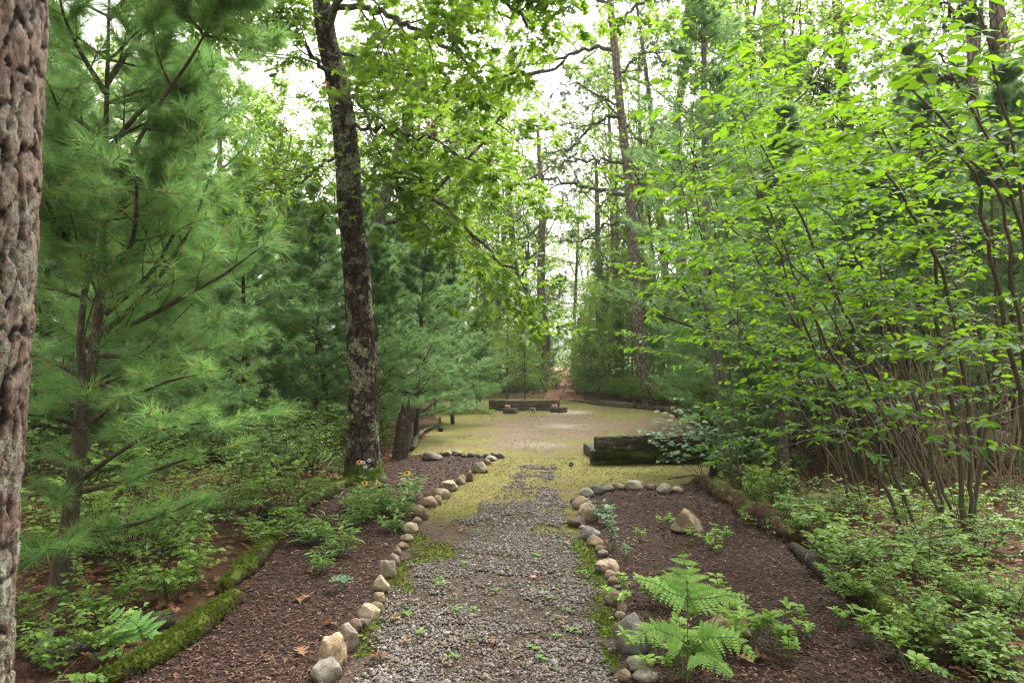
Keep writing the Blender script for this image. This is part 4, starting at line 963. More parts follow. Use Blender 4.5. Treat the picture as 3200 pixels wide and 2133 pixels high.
def place_pine(proto_parts, loc, rz, s, name, label, group, cat='tree'):
    root = thing(name, loc, label, cat, group); root.rotation_euler = (0, 0, rz); root.scale = (s, s, s)
    for nm, me, kind in proto_parts:
        o = bpy.data.objects.new(nm, me); COL.objects.link(o); o.parent = root
        if kind: o['kind'] = kind
    return root
def pine_proto(H, seed, matn='pinefar', **kw):
    (tp, tr), wd, nd, n = white_pine(H, seed, **kw)
    tg, _, _ = trunk_geo([tp[0], tp[15], tp[30], tp[45], tp[59]], [tr[0], tr[15], tr[30], tr[45], tr[59]], 8, 24, .05, 5, seed, .15)
    a = tg.mesh('trunk'); a.materials.append(M['bark_wp']); b = wd.mesh('branches'); b.materials.append(M['bark_wp']); c = nd.mesh('needles'); c.materials.append(M[matn])
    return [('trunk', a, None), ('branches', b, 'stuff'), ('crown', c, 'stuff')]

# near young white pine on the left, split into two leaders
YP = 4.65
pc = [at(178, 1905, YP), at(215, 1650, YP), at(248, 1400, YP), at(268, 1200, YP), at(290, 1130, YP), at(318, 900, YP), at(325, 600, YP), at(335, 250, YP), at(345, -150, YP)]
rb = ground_root(pc); p1 = thing('white_pine', rb, 'young white pine with long soft needles and a forked smooth trunk, nearest on the left', 'tree')
g, tp, tr = trunk_geo(pc, [.068, .057, .05, .048, .036, .028, .02, .014, .006], 24, 90, .04, 5, 4, .25); part('trunk', g, M['bark_wp'], p1)
pc2 = [at(262, 1200, YP), at(248, 1080, YP), at(262, 930, YP), at(300, 700, YP-.1), at(480, 350, YP-.2), at(600, 180, YP-.3), at(690, 10, YP-.4)]
g, tp2, tr2 = trunk_geo(pc2, [.030, .024, .02, .016, .012, .009, .004], 12, 50, .04, 5, 5, 0); part('second_leader', g, M['bark_wp'], p1)
BR = [((275, 1325), (360, 1260), (520, 1190), (640, 1165)), ((258, 1535), (400, 1500), (560, 1440), (700, 1400)), ((250, 1660), (420, 1640), (560, 1590), (640, 1550)), ((250, 1330), (160, 1300), (60, 1290), (-60, 1290)), ((240, 1545), (140, 1530), (40, 1570), (-60, 1600)),
      ((300, 1060), (460, 920), (600, 720), (680, 480)), ((300, 1070), (480, 980), (700, 860), (830, 760)), ((330, 980), (480, 850), (560, 700), (600, 600)), ((310, 1110), (460, 1120), (640, 1090), (780, 1060)), ((260, 1180), (150, 1120), (30, 1100), (-80, 1060)),
      ((320, 880), (420, 760), (430, 600), (420, 540)), ((318, 860), (200, 740), (130, 600), (80, 500)), ((322, 700), (450, 560), (600, 440), (720, 350)), ((325, 640), (240, 480), (180, 330), (150, 260)), ((330, 480), (440, 340), (560, 260), (640, 200)), ((336, 300), (260, 180), (200, 60), (180, -40)), ((335, 260), (420, 130), (520, 40), (600, -40)), ((340, 60), (440, -60), (560, -120), (640, -160)),
      ((265, 1190), (350, 1210), (480, 1270), (560, 1310)), ((275, 1260), (230, 1270), (190, 1230), (150, 1200)), ((235, 1700), (180, 1690), (150, 1720), (140, 1715)), ((268, 1240), (420, 1290), (600, 1330), (760, 1300)), ((250, 1500), (330, 1440), (470, 1350), (560, 1330))]
rg = rot_rng(91); P = []; D = []; L = []; R = []; wd = Geo(); TPt = []; TDt = []
def add_level(p, d, r, L_, nk, TPt, TDt, wd, dens=1.0, ln=.45):
    P2, D2, L2, R2 = kids(p, d, r, L_, nk, .15, .97, 46, ln, rg, .8, shrink=.45)
    b = grow(P2, D2, L2, R2*.55, 5, .07, .03, rg, .35); wd.tubes(b[0], b[2], 4)
    P3, D3, L3, R3 = kids(*b, L2, 4, .25, .93, 44, .42, rg, .7); c = grow(P3, D3, L3, np.full(len(P3), .0022), 3, .07, .04, rg, .5); wd.tubes(c[0], c[2], 3)
    for q in (b, c):
        TPt += [q[0][:, -1]]; TDt += [q[1][:, -1]]
    TPt += [b[0][:, -3]]; TDt += [b[1][:, -3]]
    TPt.append(p[:, -1]); TDt.append(d[:, -1])
for k, px in enumerate(BR):
    dy = rg.uniform(-1.0, .5); cp = [at(u, v_, YP+dy*j/3) for j, (u, v_) in enumerate(px)]
    p, r = poly3(cp, 14, [.02, .015, .010, .004]); g = Geo(); g.tubes(p, r, 6); part('branch', g, M['bark_wp'], p1)
    d = dirs_of(p); Lb = N([np.linalg.norm(p[-1]-p[0])]); add_level(p[None], d[None], r[None], Lb, 9 if px[-1][1] < 1150 else 5, TPt, TDt, wd, ln=.45 if px[-1][1] < 1150 else .3)
# more whorled branches, to the back and sides
za = np.linspace(1.5, 4.6, 12); 
for z in za:
    for src in (tp, tp2) if z > 2.3 else (tp,):
        k = np.abs(src[:, 2]-z).argmin(); q = src[k]
        for j in range(3):
            az = rg.uniform(-.5, 2.2)+ (math.pi if rg.uniform() < .33 else 0); el = .35+rg.normal()*.15
            P.append(q); D.append([math.cos(az)*math.cos(el), math.sin(az)*math.cos(el)*.8, math.sin(el)]); L.append(rg.uniform(.7, 1.2)*(1-.08*z)*(.55 if src is tp2 else 1)); R.append(.011)
a = grow(N(P), N(D), N(L), N(R), 8, .06, .03, rg, .25); wd.tubes(a[0], a[2], 5); add_level(a[0], a[1], a[2], N(L), 6, TPt, TDt, wd)
part('twigs', wd, M['bark_wp'], p1, 'stuff')
TPt = np.concatenate(TPt); TDt = np.concatenate(TDt); n = len(TPt); print('near pine tufts', n)
tfs = [tuft(44, .125, .0038, s, .95, .12) for s in range(4)]; sel = rg.integers(0, 4, n); nd = Geo(); rv = np.clip(rg.normal(.45, .22, n), 0, 1)
for s in range(4):
    m = sel == s; nd.stamp(tfs[s], TPt[m]-norm(TDt[m])*.1, frames(TDt[m], rg.normal(size=(m.sum(), 3))), rg.uniform(.8, 1.15, m.sum()), rv[m], rj=.22)
part('crown', nd, M['pine'], p1, 'stuff')
# orange shoot tips
og = Geo(); k = rg.uniform(size=n) < .5; og.tubes(np.stack([TPt[k]-norm(TDt[k])*.05, TPt[k]+norm(TDt[k])*.03], 1), np.full((k.sum(), 2), .0038), 4)
M['bud'] = simple('orange_brown_shoot', (.60, .33, .08), .6, .3, 50, .2, .0005); part('shoots', og, M['bud'], p1, 'stuff')

# background white pines
WP = [pine_proto(6.0, 1, nw=.010, k_needles=16, nL=.125), pine_proto(5.0, 2, nw=.010, k_needles=17, nL=.115, whorl=.38), pine_proto(7.5, 3, nw=.011, k_needles=15, nL=.13, whorl=.5, dens=.85), pine_proto(3.2, 4, nw=.009, k_needles=17, whorl=.3, nL=.1, z_first=.25, spread=.4), None]; WP[4] = WP[2]
WPH = [6.0, 5.0, 7.5, 3.2, 7.5]
PINES = [  # u of the foot, depth, height, proto, zone
 (1300, 15.5, 5.6, 0, 0), (1415, 19, 5.2, 1, 0), (1190, 17.5, 6.4, 2, 0), (1075, 21, 7.4, 2, 0), (1490, 24, 3.4, 3, 0), (1265, 22, 7, 0, 0), (1360, 26, 6, 1, 0), (1170, 13.3, 4.3, 1, 0),
 (985, 12.5, 4.6, 0, 1), (880, 15, 5.2, 2, 1), (770, 11.5, 5.0, 1, 1), (650, 14, 6, 0, 1), (540, 9.5, 4.8, 0, 1), (590, 17, 8, 2, 1), (300, 9.5, 6, 2, 1), (110, 9, 5.5, 0, 1), (760, 21, 7, 2, 1), (230, 14, 8, 4, 1), (930, 20, 5.6, 0, 1), (-120, 8, 7, 2, 1), (430, 15, 6, 1, 1),
 (1830, 41, 4.6, 0, 2), (1690, 40, 4.2, 3, 2), (1600, 44, 6.5, 2, 2), (1905, 36, 5.6, 1, 2), (1530, 38, 5.2, 1, 2), (1665, 52, 6.5, 0, 2), (1860, 52, 8, 2, 2), (1850, 36, 3.6, 3, 2),
 (1975, 38, 7.5, 1, 3), (2085, 29, 5.5, 0, 3), (2190, 25, 6, 2, 3), (2205, 17.5, 5.0, 0, 3), (2330, 14, 5.4, 0, 3), (2420, 11, 4.4, 1, 3), (2540, 15, 6.5, 2, 3), (2640, 10.5, 5.2, 0, 3), (2740, 18, 8, 2, 3), (2860, 10, 5.5, 1, 3), (3010, 14, 8, 2, 3), (3170, 10, 6, 0, 3), (2280, 22, 7, 2, 3), (2450, 22, 7.5, 2, 3), (3330, 12, 8, 2, 3), (2575, 12.5, 4.6, 3, 3), (2750, 11, 4.2, 3, 3), (2350, 9.6, 1.9, 3, 4)]
ZL = ['young dark green white pine in the thicket behind the lichen-spotted oak', 'white pine in the dense stand left of the lichen-spotted oak', 'pale green white pine at the far end of the clearing by the leafy path', 'white pine in the stand right of the tie stack', 'knee-high white pine sapling right of the tie stack beside the slender grey tree']
ORD = ['leftmost', 'second', 'third', 'fourth', 'fifth', 'sixth', 'seventh', 'eighth', 'ninth', 'tenth', 'eleventh', 'twelfth', 'thirteenth', 'fourteenth', 'fifteenth', 'sixteenth', 'seventeenth', 'eighteenth', 'nineteenth', 'twentieth', 'twenty-first', 'twenty-second', 'twenty-third', 'twenty-fourth', 'twenty-fifth', 'twenty-sixth', 'twenty-seventh', 'twenty-eighth', 'twenty-ninth', 'thirtieth']+['%dth' % k for k in range(31, 60)]
def ordinal(table, row, phrases):
    same = sorted(q for q in table if q[4] == row[4]); i = same.index(row)
    far_ = 'tall ' if row[2] > 10 else ''
    return far_+phrases[row[4]]+(', leftmost trunk' if i == 0 else ', rightmost trunk' if i == len(same)-1 else ', '+ORD[i]+' trunk from the left')
ZP = ['young dark white pine in the thicket behind the spotted oak', 'white pine in the stand left of the spotted oak', 'pale white pine beyond the clearing by the leafy path', 'white pine in the stand right of the tie stack', '']
rg = rot_rng(5)
for (u, Y, H, k, zn) in PINES:
    q = at(u, 1140, Y); s = H/WPH[k]; z = float(gz(q[0], q[1]))
    place_pine(WP[k], (q[0], q[1], z), rg.uniform(0, 6.28), s, 'white_pine', ZL[4] if zn == 4 else ordinal(PINES, (u, Y, H, k, zn), ZP), None if zn == 4 else ('white pines of the left stand' if zn == 1 else 'white pines behind the oak' if zn == 0 else 'white pines at the far end' if zn == 2 else 'white pines of the right stand'))

# slender grey pine stems near the right, with their own crowns
def slender(px, Y, rads, label, seed, zf, H, spread=.3, name='white_pine', dens=.8, nw=.007, bare=.1, mat='pinefar', bk='bark_wp'):
    c = px_path(px, Y); rb = ground_root(c); root = thing(name, rb, label, 'tree')
    g, tp, tr = trunk_geo(c, rads, 16, 60, .05, 5, seed, .2); part('trunk', g, M[bk], root)
    c2 = [q-rb for q in c]; c2[0][2] = 0
    _, wd, nd, n = white_pine(c2[-1][2], seed, 13, .12, nw*1.3, rads[0], .5, zf, spread, dens, c2, bare)
    for gg in (wd, nd): gg.V = [V+rb for V in gg.V]
    part('branches', wd, M['bark_wp'], root, 'stuff'); part('crown', nd, M[mat], root, 'stuff')
slender([(2268, 1468), (2258, 1300), (2245, 1150), (2225, 1000), (2215, 920), (2205, 600), (2200, 200), (2195, -300)], 10.7, [.1, .09, .085, .08, .075, .06, .045, .02], 'slender grey tree standing behind the blue-green shrub and tie stack', 41, 1.9, 8, .24, bk='bark_slender')
slender([(1020, 1330), (1015, 1200), (1005, 1110), (990, 1000), (985, 800), (980, 650), (978, 560)], 14.0, [.06, .055, .05, .045, .035, .02, .01], 'thin curved sapling stem just left of the lichen-spotted oak', 42, 1.2, 5, .26, dens=.7)
slender([(1052, 1330), (1053, 1150), (1052, 950), (1050, 800), (1045, 600)], 15.0, [.045, .04, .035, .025, .012], 'straight thin sapling right beside the curved one by the oak', 43, 1.5, 5, .24, dens=.7)
slender([(460, 1500), (462, 1250), (470, 900), (470, 500), (480, 0), (480, -300)], 11.0, [.08, .07, .06, .05, .035, .01], 'straight grey pine pole behind the nearest young pine', 44, 2, 7, .22, dens=.7)
slender([(2455, 1530), (2440, 1300), (2425, 1150), (2440, 800), (2450, 300)], 8.3, [.07, .062, .055, .04, .02], 'dim pine trunk between the sapling and the tall shrub on the right', 45, 1.6, 6, .25, dens=.8)

# ---- tall pitch pines with crooked limbs
def pitch(px, Y, wpx, label, limbs, seed, top_tufts=True, sides=26, gmat=None, leafy=None):
    c = px_path(px, Y); rb = ground_root(c); root = thing('pitch_pine', rb, label, 'tree')
    rads = [w_*Y/F/2 for w_ in wpx]
    g, tp, tr = trunk_geo(c, rads, sides, 120, .07, 3, seed, .25, plates=(.09, .16, .02)); part('trunk', g, gmat or M['bark_pitch'], root)
    rg = rot_rng(seed); wd = Geo(); nd = Geo(); n_l = 0
    tf = tuft(20, .15, .014, seed, 1.1, .1)
    for (pxs, dy, r0, tuf) in limbs:
        cp = [at(u, v_, Y+dy*j/(len(pxs)-1)) for j, (u, v_) in enumerate(pxs)]
        p, r = poly3(cp, 20, np.linspace(r0, r0*.35, len(cp))); p[2:] += rg.normal(size=(18, 3))*.06
        g = Geo(); g.tubes(p, r, 6); part('branch', g, M['bark_far'], root)
        Lb = N([np.linalg.norm(p[-1]-p[0])])
        P2, D2, L2, R2 = kids(p[None], dirs_of(p)[None], r[None], Lb, 11, .15, .98, 52, .42, rg, .4, minr=.006)
        b = grow(P2, D2, L2, R2*.6, 7, .28, .03, rg, .35); wd.tubes(b[0], b[2]*1.3, 4)
        P3, D3, L3, R3 = kids(*b, L2, 6, .2, .98, 52, .5, rg, .3, minr=.010); c3_ = grow(P3, D3, L3, R3*.9, 4, .3, .03, rg, .5); wd.tubes(c3_[0], c3_[2], 3)
        if tuf:
            for q in (b, c3_):
                tp_ = np.concatenate([q[0][:, -1], q[0][:, -2]]); td = np.concatenate([q[1][:, -1], q[1][:, -2]]); m = rg.uniform(size=len(tp_)) < min(1, tuf*1.7+.1); tp_, td = tp_[m], td[m]
                nd.stamp(tf, tp_-norm(td)*.06, frames(td, rg.normal(size=td.shape)), rg.uniform(.8, 1.3, len(td)), np.clip(rg.normal(.5, .25, len(td)), 0, 1)); n_l += len(td)
    if wd.n: part('twigs', wd, M['bark_far'], root, 'stuff')
    if nd.n: part('crown', nd, M['pitch'], root, 'stuff')
    return root
pitch([(2036, 1262), (2010, 1150), (1993, 1000), (1985, 850), (1975, 700), (1965, 560), (1948, 420), (1935, 300), (1922, 160), (1910, 40), (1890, -200), (1900, -600)], 27.0, [46, 38, 35, 33, 31, 29, 27, 26, 24, 22, 18, 10], 'tall leaning pitch pine with scaly trunk behind the far right timber',
      [([(1965, 615), (1880, 590), (1800, 580), (1730, 560), (1680, 560)], -1, .09, .25), ([(1960, 510), (1880, 500), (1780, 500), (1700, 530)], -2, .07, .3), ([(1955, 370), (1900, 360), (1830, 410), (1780, 470), (1700, 480)], -1, .08, .3), ([(1925, 160), (1850, 140), (1770, 170), (1690, 190), (1600, 210)], 1, .09, .35),
       ([(1930, 230), (1990, 180), (2040, 160), (2090, 170)], 1, .06, .5), ([(1915, 80), (1980, 20), (2060, -20), (2110, -10)], 1, .07, .6), ([(1910, 20), (1820, -30), (1740, -60), (1650, -20)], 0, .08, .5), ([(1940, 330), (1870, 300), (1800, 260), (1740, 270)], -2, .05, .3), ([(1968, 690), (1900, 700), (1800, 760), (1730, 740)], 2, .06, .2), ([(1900, -100), (2000, -160), (2100, -120)], 0, .07, .8), ([(1895, -150), (1800, -200), (1700, -160)], 0, .07, .8),
       ([(1980, 880), (1930, 850), (1880, 790), (1830, 770)], -1, .04, .05)], 51)
pitch([(2137, 1215), (2140, 1050), (2130, 900), (2125, 750), (2118, 550), (2115, 350), (2150, 180), (2152, 40), (2150, -200)], 31.0, [36, 34, 31, 29, 27, 26, 24, 22, 14], 'straight pitch pine standing right of the leaning one',
      [([(2118, 400), (2180, 350), (2230, 300), (2240, 260)], 0, .06, .4), ([(2135, 210), (2080, 200), (2050, 170), (2060, 120)], 0, .08, .1), ([(2150, 60), (2200, 10), (2260, 5), (2310, 20)], 0, .08, .3), ([(2120, 480), (2060, 450), (2000, 460)], 0, .05, .4), ([(2150, 0), (2060, -40), (2000, 20)], 0, .06, .6)], 52)
pitch([(1705, 1195), (1707, 1050), (1696, 980), (1690, 900), (1692, 800), (1695, 680), (1690, 560), (1680, 400)], 37.0, [27, 26, 27, 26, 24, 22, 18, 8], 'upright pine with bare trunk above the far backboard',
      [([(1692, 850), (1660, 820), (1620, 800), (1560, 790)], 0, .07, .1), ([(1695, 880), (1730, 870), (1770, 865)], 0, .06, .1), ([(1694, 760), (1640, 700), (1590, 640)], 0, .06, .2), ([(1694, 700), (1750, 640), (1800, 560)], 0, .06, .2), ([(1690, 580), (1640, 500), (1620, 420)], 0, .06, .3)], 53)
pitch([(1880, 1200), (1880, 1080), (1882, 950), (1870, 800), (1866, 650), (1862, 500)], 38.0, [24, 22, 21, 18, 15, 8], 'dark straight pine just left of the tall leaning one', [([(1868, 760), (1820, 700), (1790, 650)], 0, .05, .2), ([(1866, 660), (1910, 600), (1940, 560)], 0, .05, .2)], 54, sides=14)
pitch([(1935, 1200), (1932, 1050), (1930, 900), (1925, 700), (1928, 500)], 40.0, [22, 22, 20, 17, 8], 'mottled dark pine trunk half hidden behind the tall leaning one', [([(1928, 760), (1960, 700), (1990, 660)], 0, .05, .2)], 55, sides=14)
pitch([(2205, 1200), (2202, 1050), (2195, 900), (2190, 600)], 34.0, [22, 20, 18, 10], 'thin dark trunk between the straight pitch pine and the slender grey tree', [([(2192, 700), (2240, 640), (2290, 600)], 0, .05, .3)], 56, sides=14)
pitch([(2700, 1250), (2695, 900), (2680, 600), (2640, 330), (2620, 100), (2600, -300)], 19.0, [42, 38, 36, 34, 30, 20], 'reddish pitch pine trunk rising behind the tall right shrub', [([(2640, 330), (2560, 260), (2480, 240)], 0, .07, .4), ([(2620, 100), (2700, 20), (2800, -20)], 0, .07, .5), ([(2660, 460), (2740, 420), (2800, 380)], 0, .06, .2)], 57)
pitch([(3240, 1300), (3215, 900), (3190, 600), (3160, 350), (3120, 100), (3100, -200)], 12.0, [66, 60, 56, 52, 46, 34], 'dark furrowed pine trunk at the right edge above the shrub leaves', [([(3130, 150), (3040, 60), (2950, 20)], 0, .06, .3)], 58)
pitch([(2450, 1250), (2440, 900), (2420, 500), (2400, 200), (2390, -100)], 24.0, [34, 30, 28, 26, 20], 'grey pine trunk behind the upper leaves right of centre', [([(2400, 200), (2330, 130), (2260, 120)], 0, .06, .3), ([(2400, 100), (2470, 40), (2540, 30)], 0, .06, .3), ([(2420, 420), (2480, 360), (2540, 350)], 0, .05, .2)], 59)
pitch([(3080, 1300), (3060, 1000), (3040, 600), (3040, 200), (3030, -200)], 15.0, [44, 40, 36, 32, 22], 'dark trunk in the gap behind the right-hand shrub stems', [([(3040, 300), (2960, 240), (2900, 230)], 0, .06, .3)], 60)

# ---- oaks and other broadleaf trees in the background
def broadleaf(H, seed, nleaf=5200, ls=.11, proto=None, spread=.32, z0=.3, r0=None, lean=.08, wob=.12, mat='oakfar', vis='bark_far', trunk_ctrl=None, k1=13, flat=.45):
    rg = rot_rng(seed); ln = rg.normal(size=2)*lean*H
    tc = trunk_ctrl or [N([0, 0, -.1]), N([ln[0]*.3, ln[1]*.3, H*.35]), N([ln[0]*.9, ln[1]*.6, H*.7]), N([ln[0], ln[1], H*.97])]
    r0 = r0 or H*.013; tg, tp, tr = trunk_geo(tc, np.linspace(r0, r0*.2, len(tc)), 9, 36, .1, 2, seed, .3)
    wd = Geo(); lf = Geo()
    P, D, L, R = kids(tp[None], dirs_of(tp)[None], tr[None], N([H]), k1, z0, .99, 58, spread, rg, .0, shrink=.35)
    a = grow(P, D, L, R*.75, 10, wob, .035, rg, .3); wd.tubes(a[0], a[2], 5)
    P2, D2, L2, R2 = kids(*a, L, 9, .2, .98, 50, .48, rg, flat, minr=.006); b = grow(P2, D2, L2, R2*.6, 6, wob*1.3, .02, rg, .4); wd.tubes(b[0], b[2], 3)
    P3, D3, L3, R3 = kids(*b, L2, 4, .25, .98, 48, .45, rg, .5, minr=.004); c = grow(P3, D3, L3, R3*.5, 3, wob, .0, rg, .5); wd.tubes(c[0], c[2], 3)
    kk = max(2, int(nleaf/len(c[0])+.5)); lp, ld = sprinkle(c[0], c[1], kk, .15, rg, 50, .6)
    if len(lp) > nleaf: s = rg.permutation(len(lp))[:nleaf]; lp, ld = lp[s], ld[s]
    lp = lp+rg.normal(size=lp.shape)*.05
    lf.stamp(proto or DIA, lp, leafN(ld, rg, .55), rg.uniform(.75, 1.3, len(lp))*ls, np.clip(rg.normal(.5, .25, len(lp)), 0, 1))
    out = []
    for nm, gg, mm, kd in (('trunk', tg, vis, None), ('branches', wd, vis, 'stuff'), ('crown', lf, mat, 'stuff')):
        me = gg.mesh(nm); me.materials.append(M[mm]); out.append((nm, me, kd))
    return out
BL = [broadleaf(11, 1, 6000, .15), broadleaf(14, 2, 7000, .16, z0=.35), broadleaf(9, 3, 5500, .14, wob=.2), broadleaf(5, 4, 4200, .10, spread=.4, z0=.15), broadleaf(13, 5, 5000, .15, wob=.22, z0=.4), broadleaf(3, 7, 2600, .075, spread=.5, z0=.12, k1=16)]
BL.append(broadleaf(20, 11, 11000, .15, spread=.3, z0=.32, wob=.2, k1=17, flat=.2))
BLH = [11, 14, 9, 5, 13, 3, 20]
TREES = [  # u, depth, height, proto, zone
 (1640, 40, 20, 6, 1), (2010, 36, 19, 6, 2), (2110, 35, 21, 6, 2), (2250, 29, 19, 6, 2), (1540, 44, 18, 6, 0), (2400, 27, 18, 6, 2), (1930, 50, 23, 6, 1),
 (1560, 37, 5, 5, 1), (1620, 39, 6, 3, 1), (1690, 41, 6, 3, 1), (1850, 43, 6, 5, 1), (1835, 37, 3.6, 5, 1), (1890, 41, 6, 3, 1), (1950, 37, 5, 5, 1), (2030, 36, 6, 3, 2), (2110, 33, 5.5, 3, 2), (1500, 40, 6, 3, 1), (2230, 27, 4.5, 5, 2), (2480, 14, 4.5, 3, 2), (2600, 13, 5, 3, 2), (2790, 12, 4.5, 5, 2), (2900, 13, 5.5, 3, 2), (3060, 11, 4.5, 5, 2), (2700, 13, 5.5, 3, 2), (3200, 13, 5, 3, 2), (2390, 16, 4.5, 5, 2), (700, 12, 3.8, 5, 3), (560, 15, 5, 3, 3), (380, 12, 4, 5, 3),
 (1560, 30+8, 12, 1, 0), (1420, 27, 12, 0, 0), (1240, 30, 13, 4, 0), (1790, 62, 17, 1, 1), (1900, 52, 16, 4, 1), (1990, 54, 16, 0, 1),
 (1150, 26, 13, 1, 0), (1330, 33, 12, 0, 0), (1480, 38, 11, 4, 0), (1240, 45, 15, 1, 0), (1400, 50, 13, 0, 0), (1560, 42, 12, 4, 0), (1010, 34, 13, 4, 0), (1110, 55, 15, 1, 0), (1480, 60, 14, 1, 0), (1310, 24, 8, 2, 0),
 (1650, 60, 13, 1, 1), (1850, 66, 12, 4, 1), (1945, 60, 12, 0, 1), (2040, 52, 14, 1, 1), (1600, 68, 15, 0, 1), (1700, 75, 14, 1, 1), (1820, 80, 15, 4, 1), (1920, 72, 16, 1, 1), (1585, 33, 6, 3, 1), (1500, 29, 4, 3, 1), (1700, 46, 6, 3, 1), (1910, 35, 6.5, 3, 1), (1990, 37, 7, 3, 1), (1640, 28, 3.4, 5, 1), (1870, 31, 4.4, 5, 1),
 (2070, 36, 12, 0, 2), (2180, 30, 12, 1, 2), (2350, 19, 12, 4, 2), (2520, 20, 12, 0, 2), (2680, 15, 10, 2, 2), (2840, 19, 12, 1, 2), (2980, 16, 11, 0, 2), (3120, 19, 12, 4, 2), (2120, 40, 13, 4, 2), (2210, 33, 12, 1, 2), (2320, 38, 13, 0, 2), (2450, 30, 14, 1, 2), (2570, 36, 13, 4, 2), (2700, 28, 12, 0, 2), (2850, 32, 14, 1, 2), (3000, 24, 12, 4, 2), (3150, 30, 14, 0, 2), (2260, 55, 15, 1, 2), (2420, 60, 16, 0, 2), (2080, 30, 5.5, 3, 2), (2180, 36, 6, 3, 2), (2280, 25, 5, 5, 2), (2380, 18, 9, 2, 2),
 (820, 28, 12, 0, 3), (680, 24, 13, 1, 3), (540, 30, 13, 4, 3), (380, 26, 13, 1, 3), (220, 22, 12, 0, 3), (80, 28, 14, 1, 3), (920, 42, 15, 1, 3), (760, 46, 14, 0, 3), (600, 50, 15, 4, 3), (900, 19, 9, 2, 3), (320, 40, 15, 0, 3)]
ZB = ['leafy oak in the light-filled woods between the spotted oak and the far backboard', 'pale green broadleaf tree in the woods beyond the far end of the clearing', 'broadleaf tree in the woods behind the right-hand pines and shrub', 'broadleaf tree in the woods behind the left-hand pine stand']
ZQ = ['leafy oak between the spotted oak and far backboard', 'pale broadleaf tree beyond the far end of the clearing', 'broadleaf tree in the right-hand woods behind the shrubs', 'broadleaf tree behind the left pine stand']
ZG = ['oaks left of the clearing axis', 'broadleaf trees beyond the clearing', 'broadleaf trees on the right', 'broadleaf trees on the left']
rg = rot_rng(8)
for (u, Y, H, k, zn) in TREES:
    q = at(u, 1140, Y); z = float(gz(q[0], q[1])); place_pine(BL[k], (q[0], q[1], z), rg.uniform(0, 6.28), H/BLH[k], 'broadleaf_tree', ordinal(TREES, (u, Y, H, k, zn), ZQ), ZG[zn])
# leaning oak behind the spotted oak
c = px_path([(1120, 1330), (1130, 1000), (1160, 760), (1220, 560), (1265, 420), (1300, 270), (1340, 120), (1380, -80), (1420, -500)], 15.5); rb = ground_root(c)
root = thing('oak_tree', rb, 'grey oak leaning to the right behind the lichen-spotted one', 'tree')
pr = broadleaf(c[-1][2]-rb[2], 61, 5000, .13, OAKL, .3, .35, .2, trunk_ctrl=[q-rb for q in c], k1=12)
for nm, me, kd in pr:
    o = bpy.data.objects.new(nm, me); COL.objects.link(o); o.parent = root
    if kd: o['kind'] = kd
lo = [([(1330, 470), (1400, 300), (1500, 262), (1600, 225), (1680, 240), (1760, 190)], .10), ([(1300, 300), (1230, 250), (1160, 170), (1100, 150)], .05), ([(1330, 150), (1430, 60), (1520, 30), (1600, 60)], .07), ([(1260, 430), (1340, 420), (1420, 460), (1490, 540)], .05)]
rg = rot_rng(66); lw = Geo(); ll = Geo()
for px, r0 in lo:
    cp = [at(u, v_, 15.5-.15*j) for j, (u, v_) in enumerate(px)]; p, r = poly3(cp, 22, np.linspace(r0, r0*.3, len(cp))); p[2:] += rg.normal(size=(20, 3))*.04
    g = Geo(); g.tubes(p, r, 7); part('branch', g, M['bark_far'], root)
    P2, D2, L2, R2 = kids(p[None], dirs_of(p)[None], r[None], N([1.6]), 14, .25, .98, 50, .8, rg, .5, minr=.008); b = grow(P2, D2, L2, R2*.6, 7, .2, .01, rg, .35); lw.tubes(b[0], b[2], 4)
    P3, D3, L3, R3 = kids(*b, L2, 6, .2, .98, 48, .5, rg, .5, minr=.005); c = grow(P3, D3, L3, R3*.6, 4, .2, .01, rg, .5); lw.tubes(c[0], c[2], 3)
    lp, ld = sprinkle(c[0], c[1], 5, .2, rg, 48, .7); ll.stamp(OAKL, lp, leafN(ld, rg, .5), rg.uniform(.09, .15, len(lp)), np.clip(rg.normal(.55, .22, len(lp)), 0, 1))
part('twigs', lw, M['bark_far'], root, 'stuff'); part('foliage', ll, M['oakfar'], root, 'stuff')
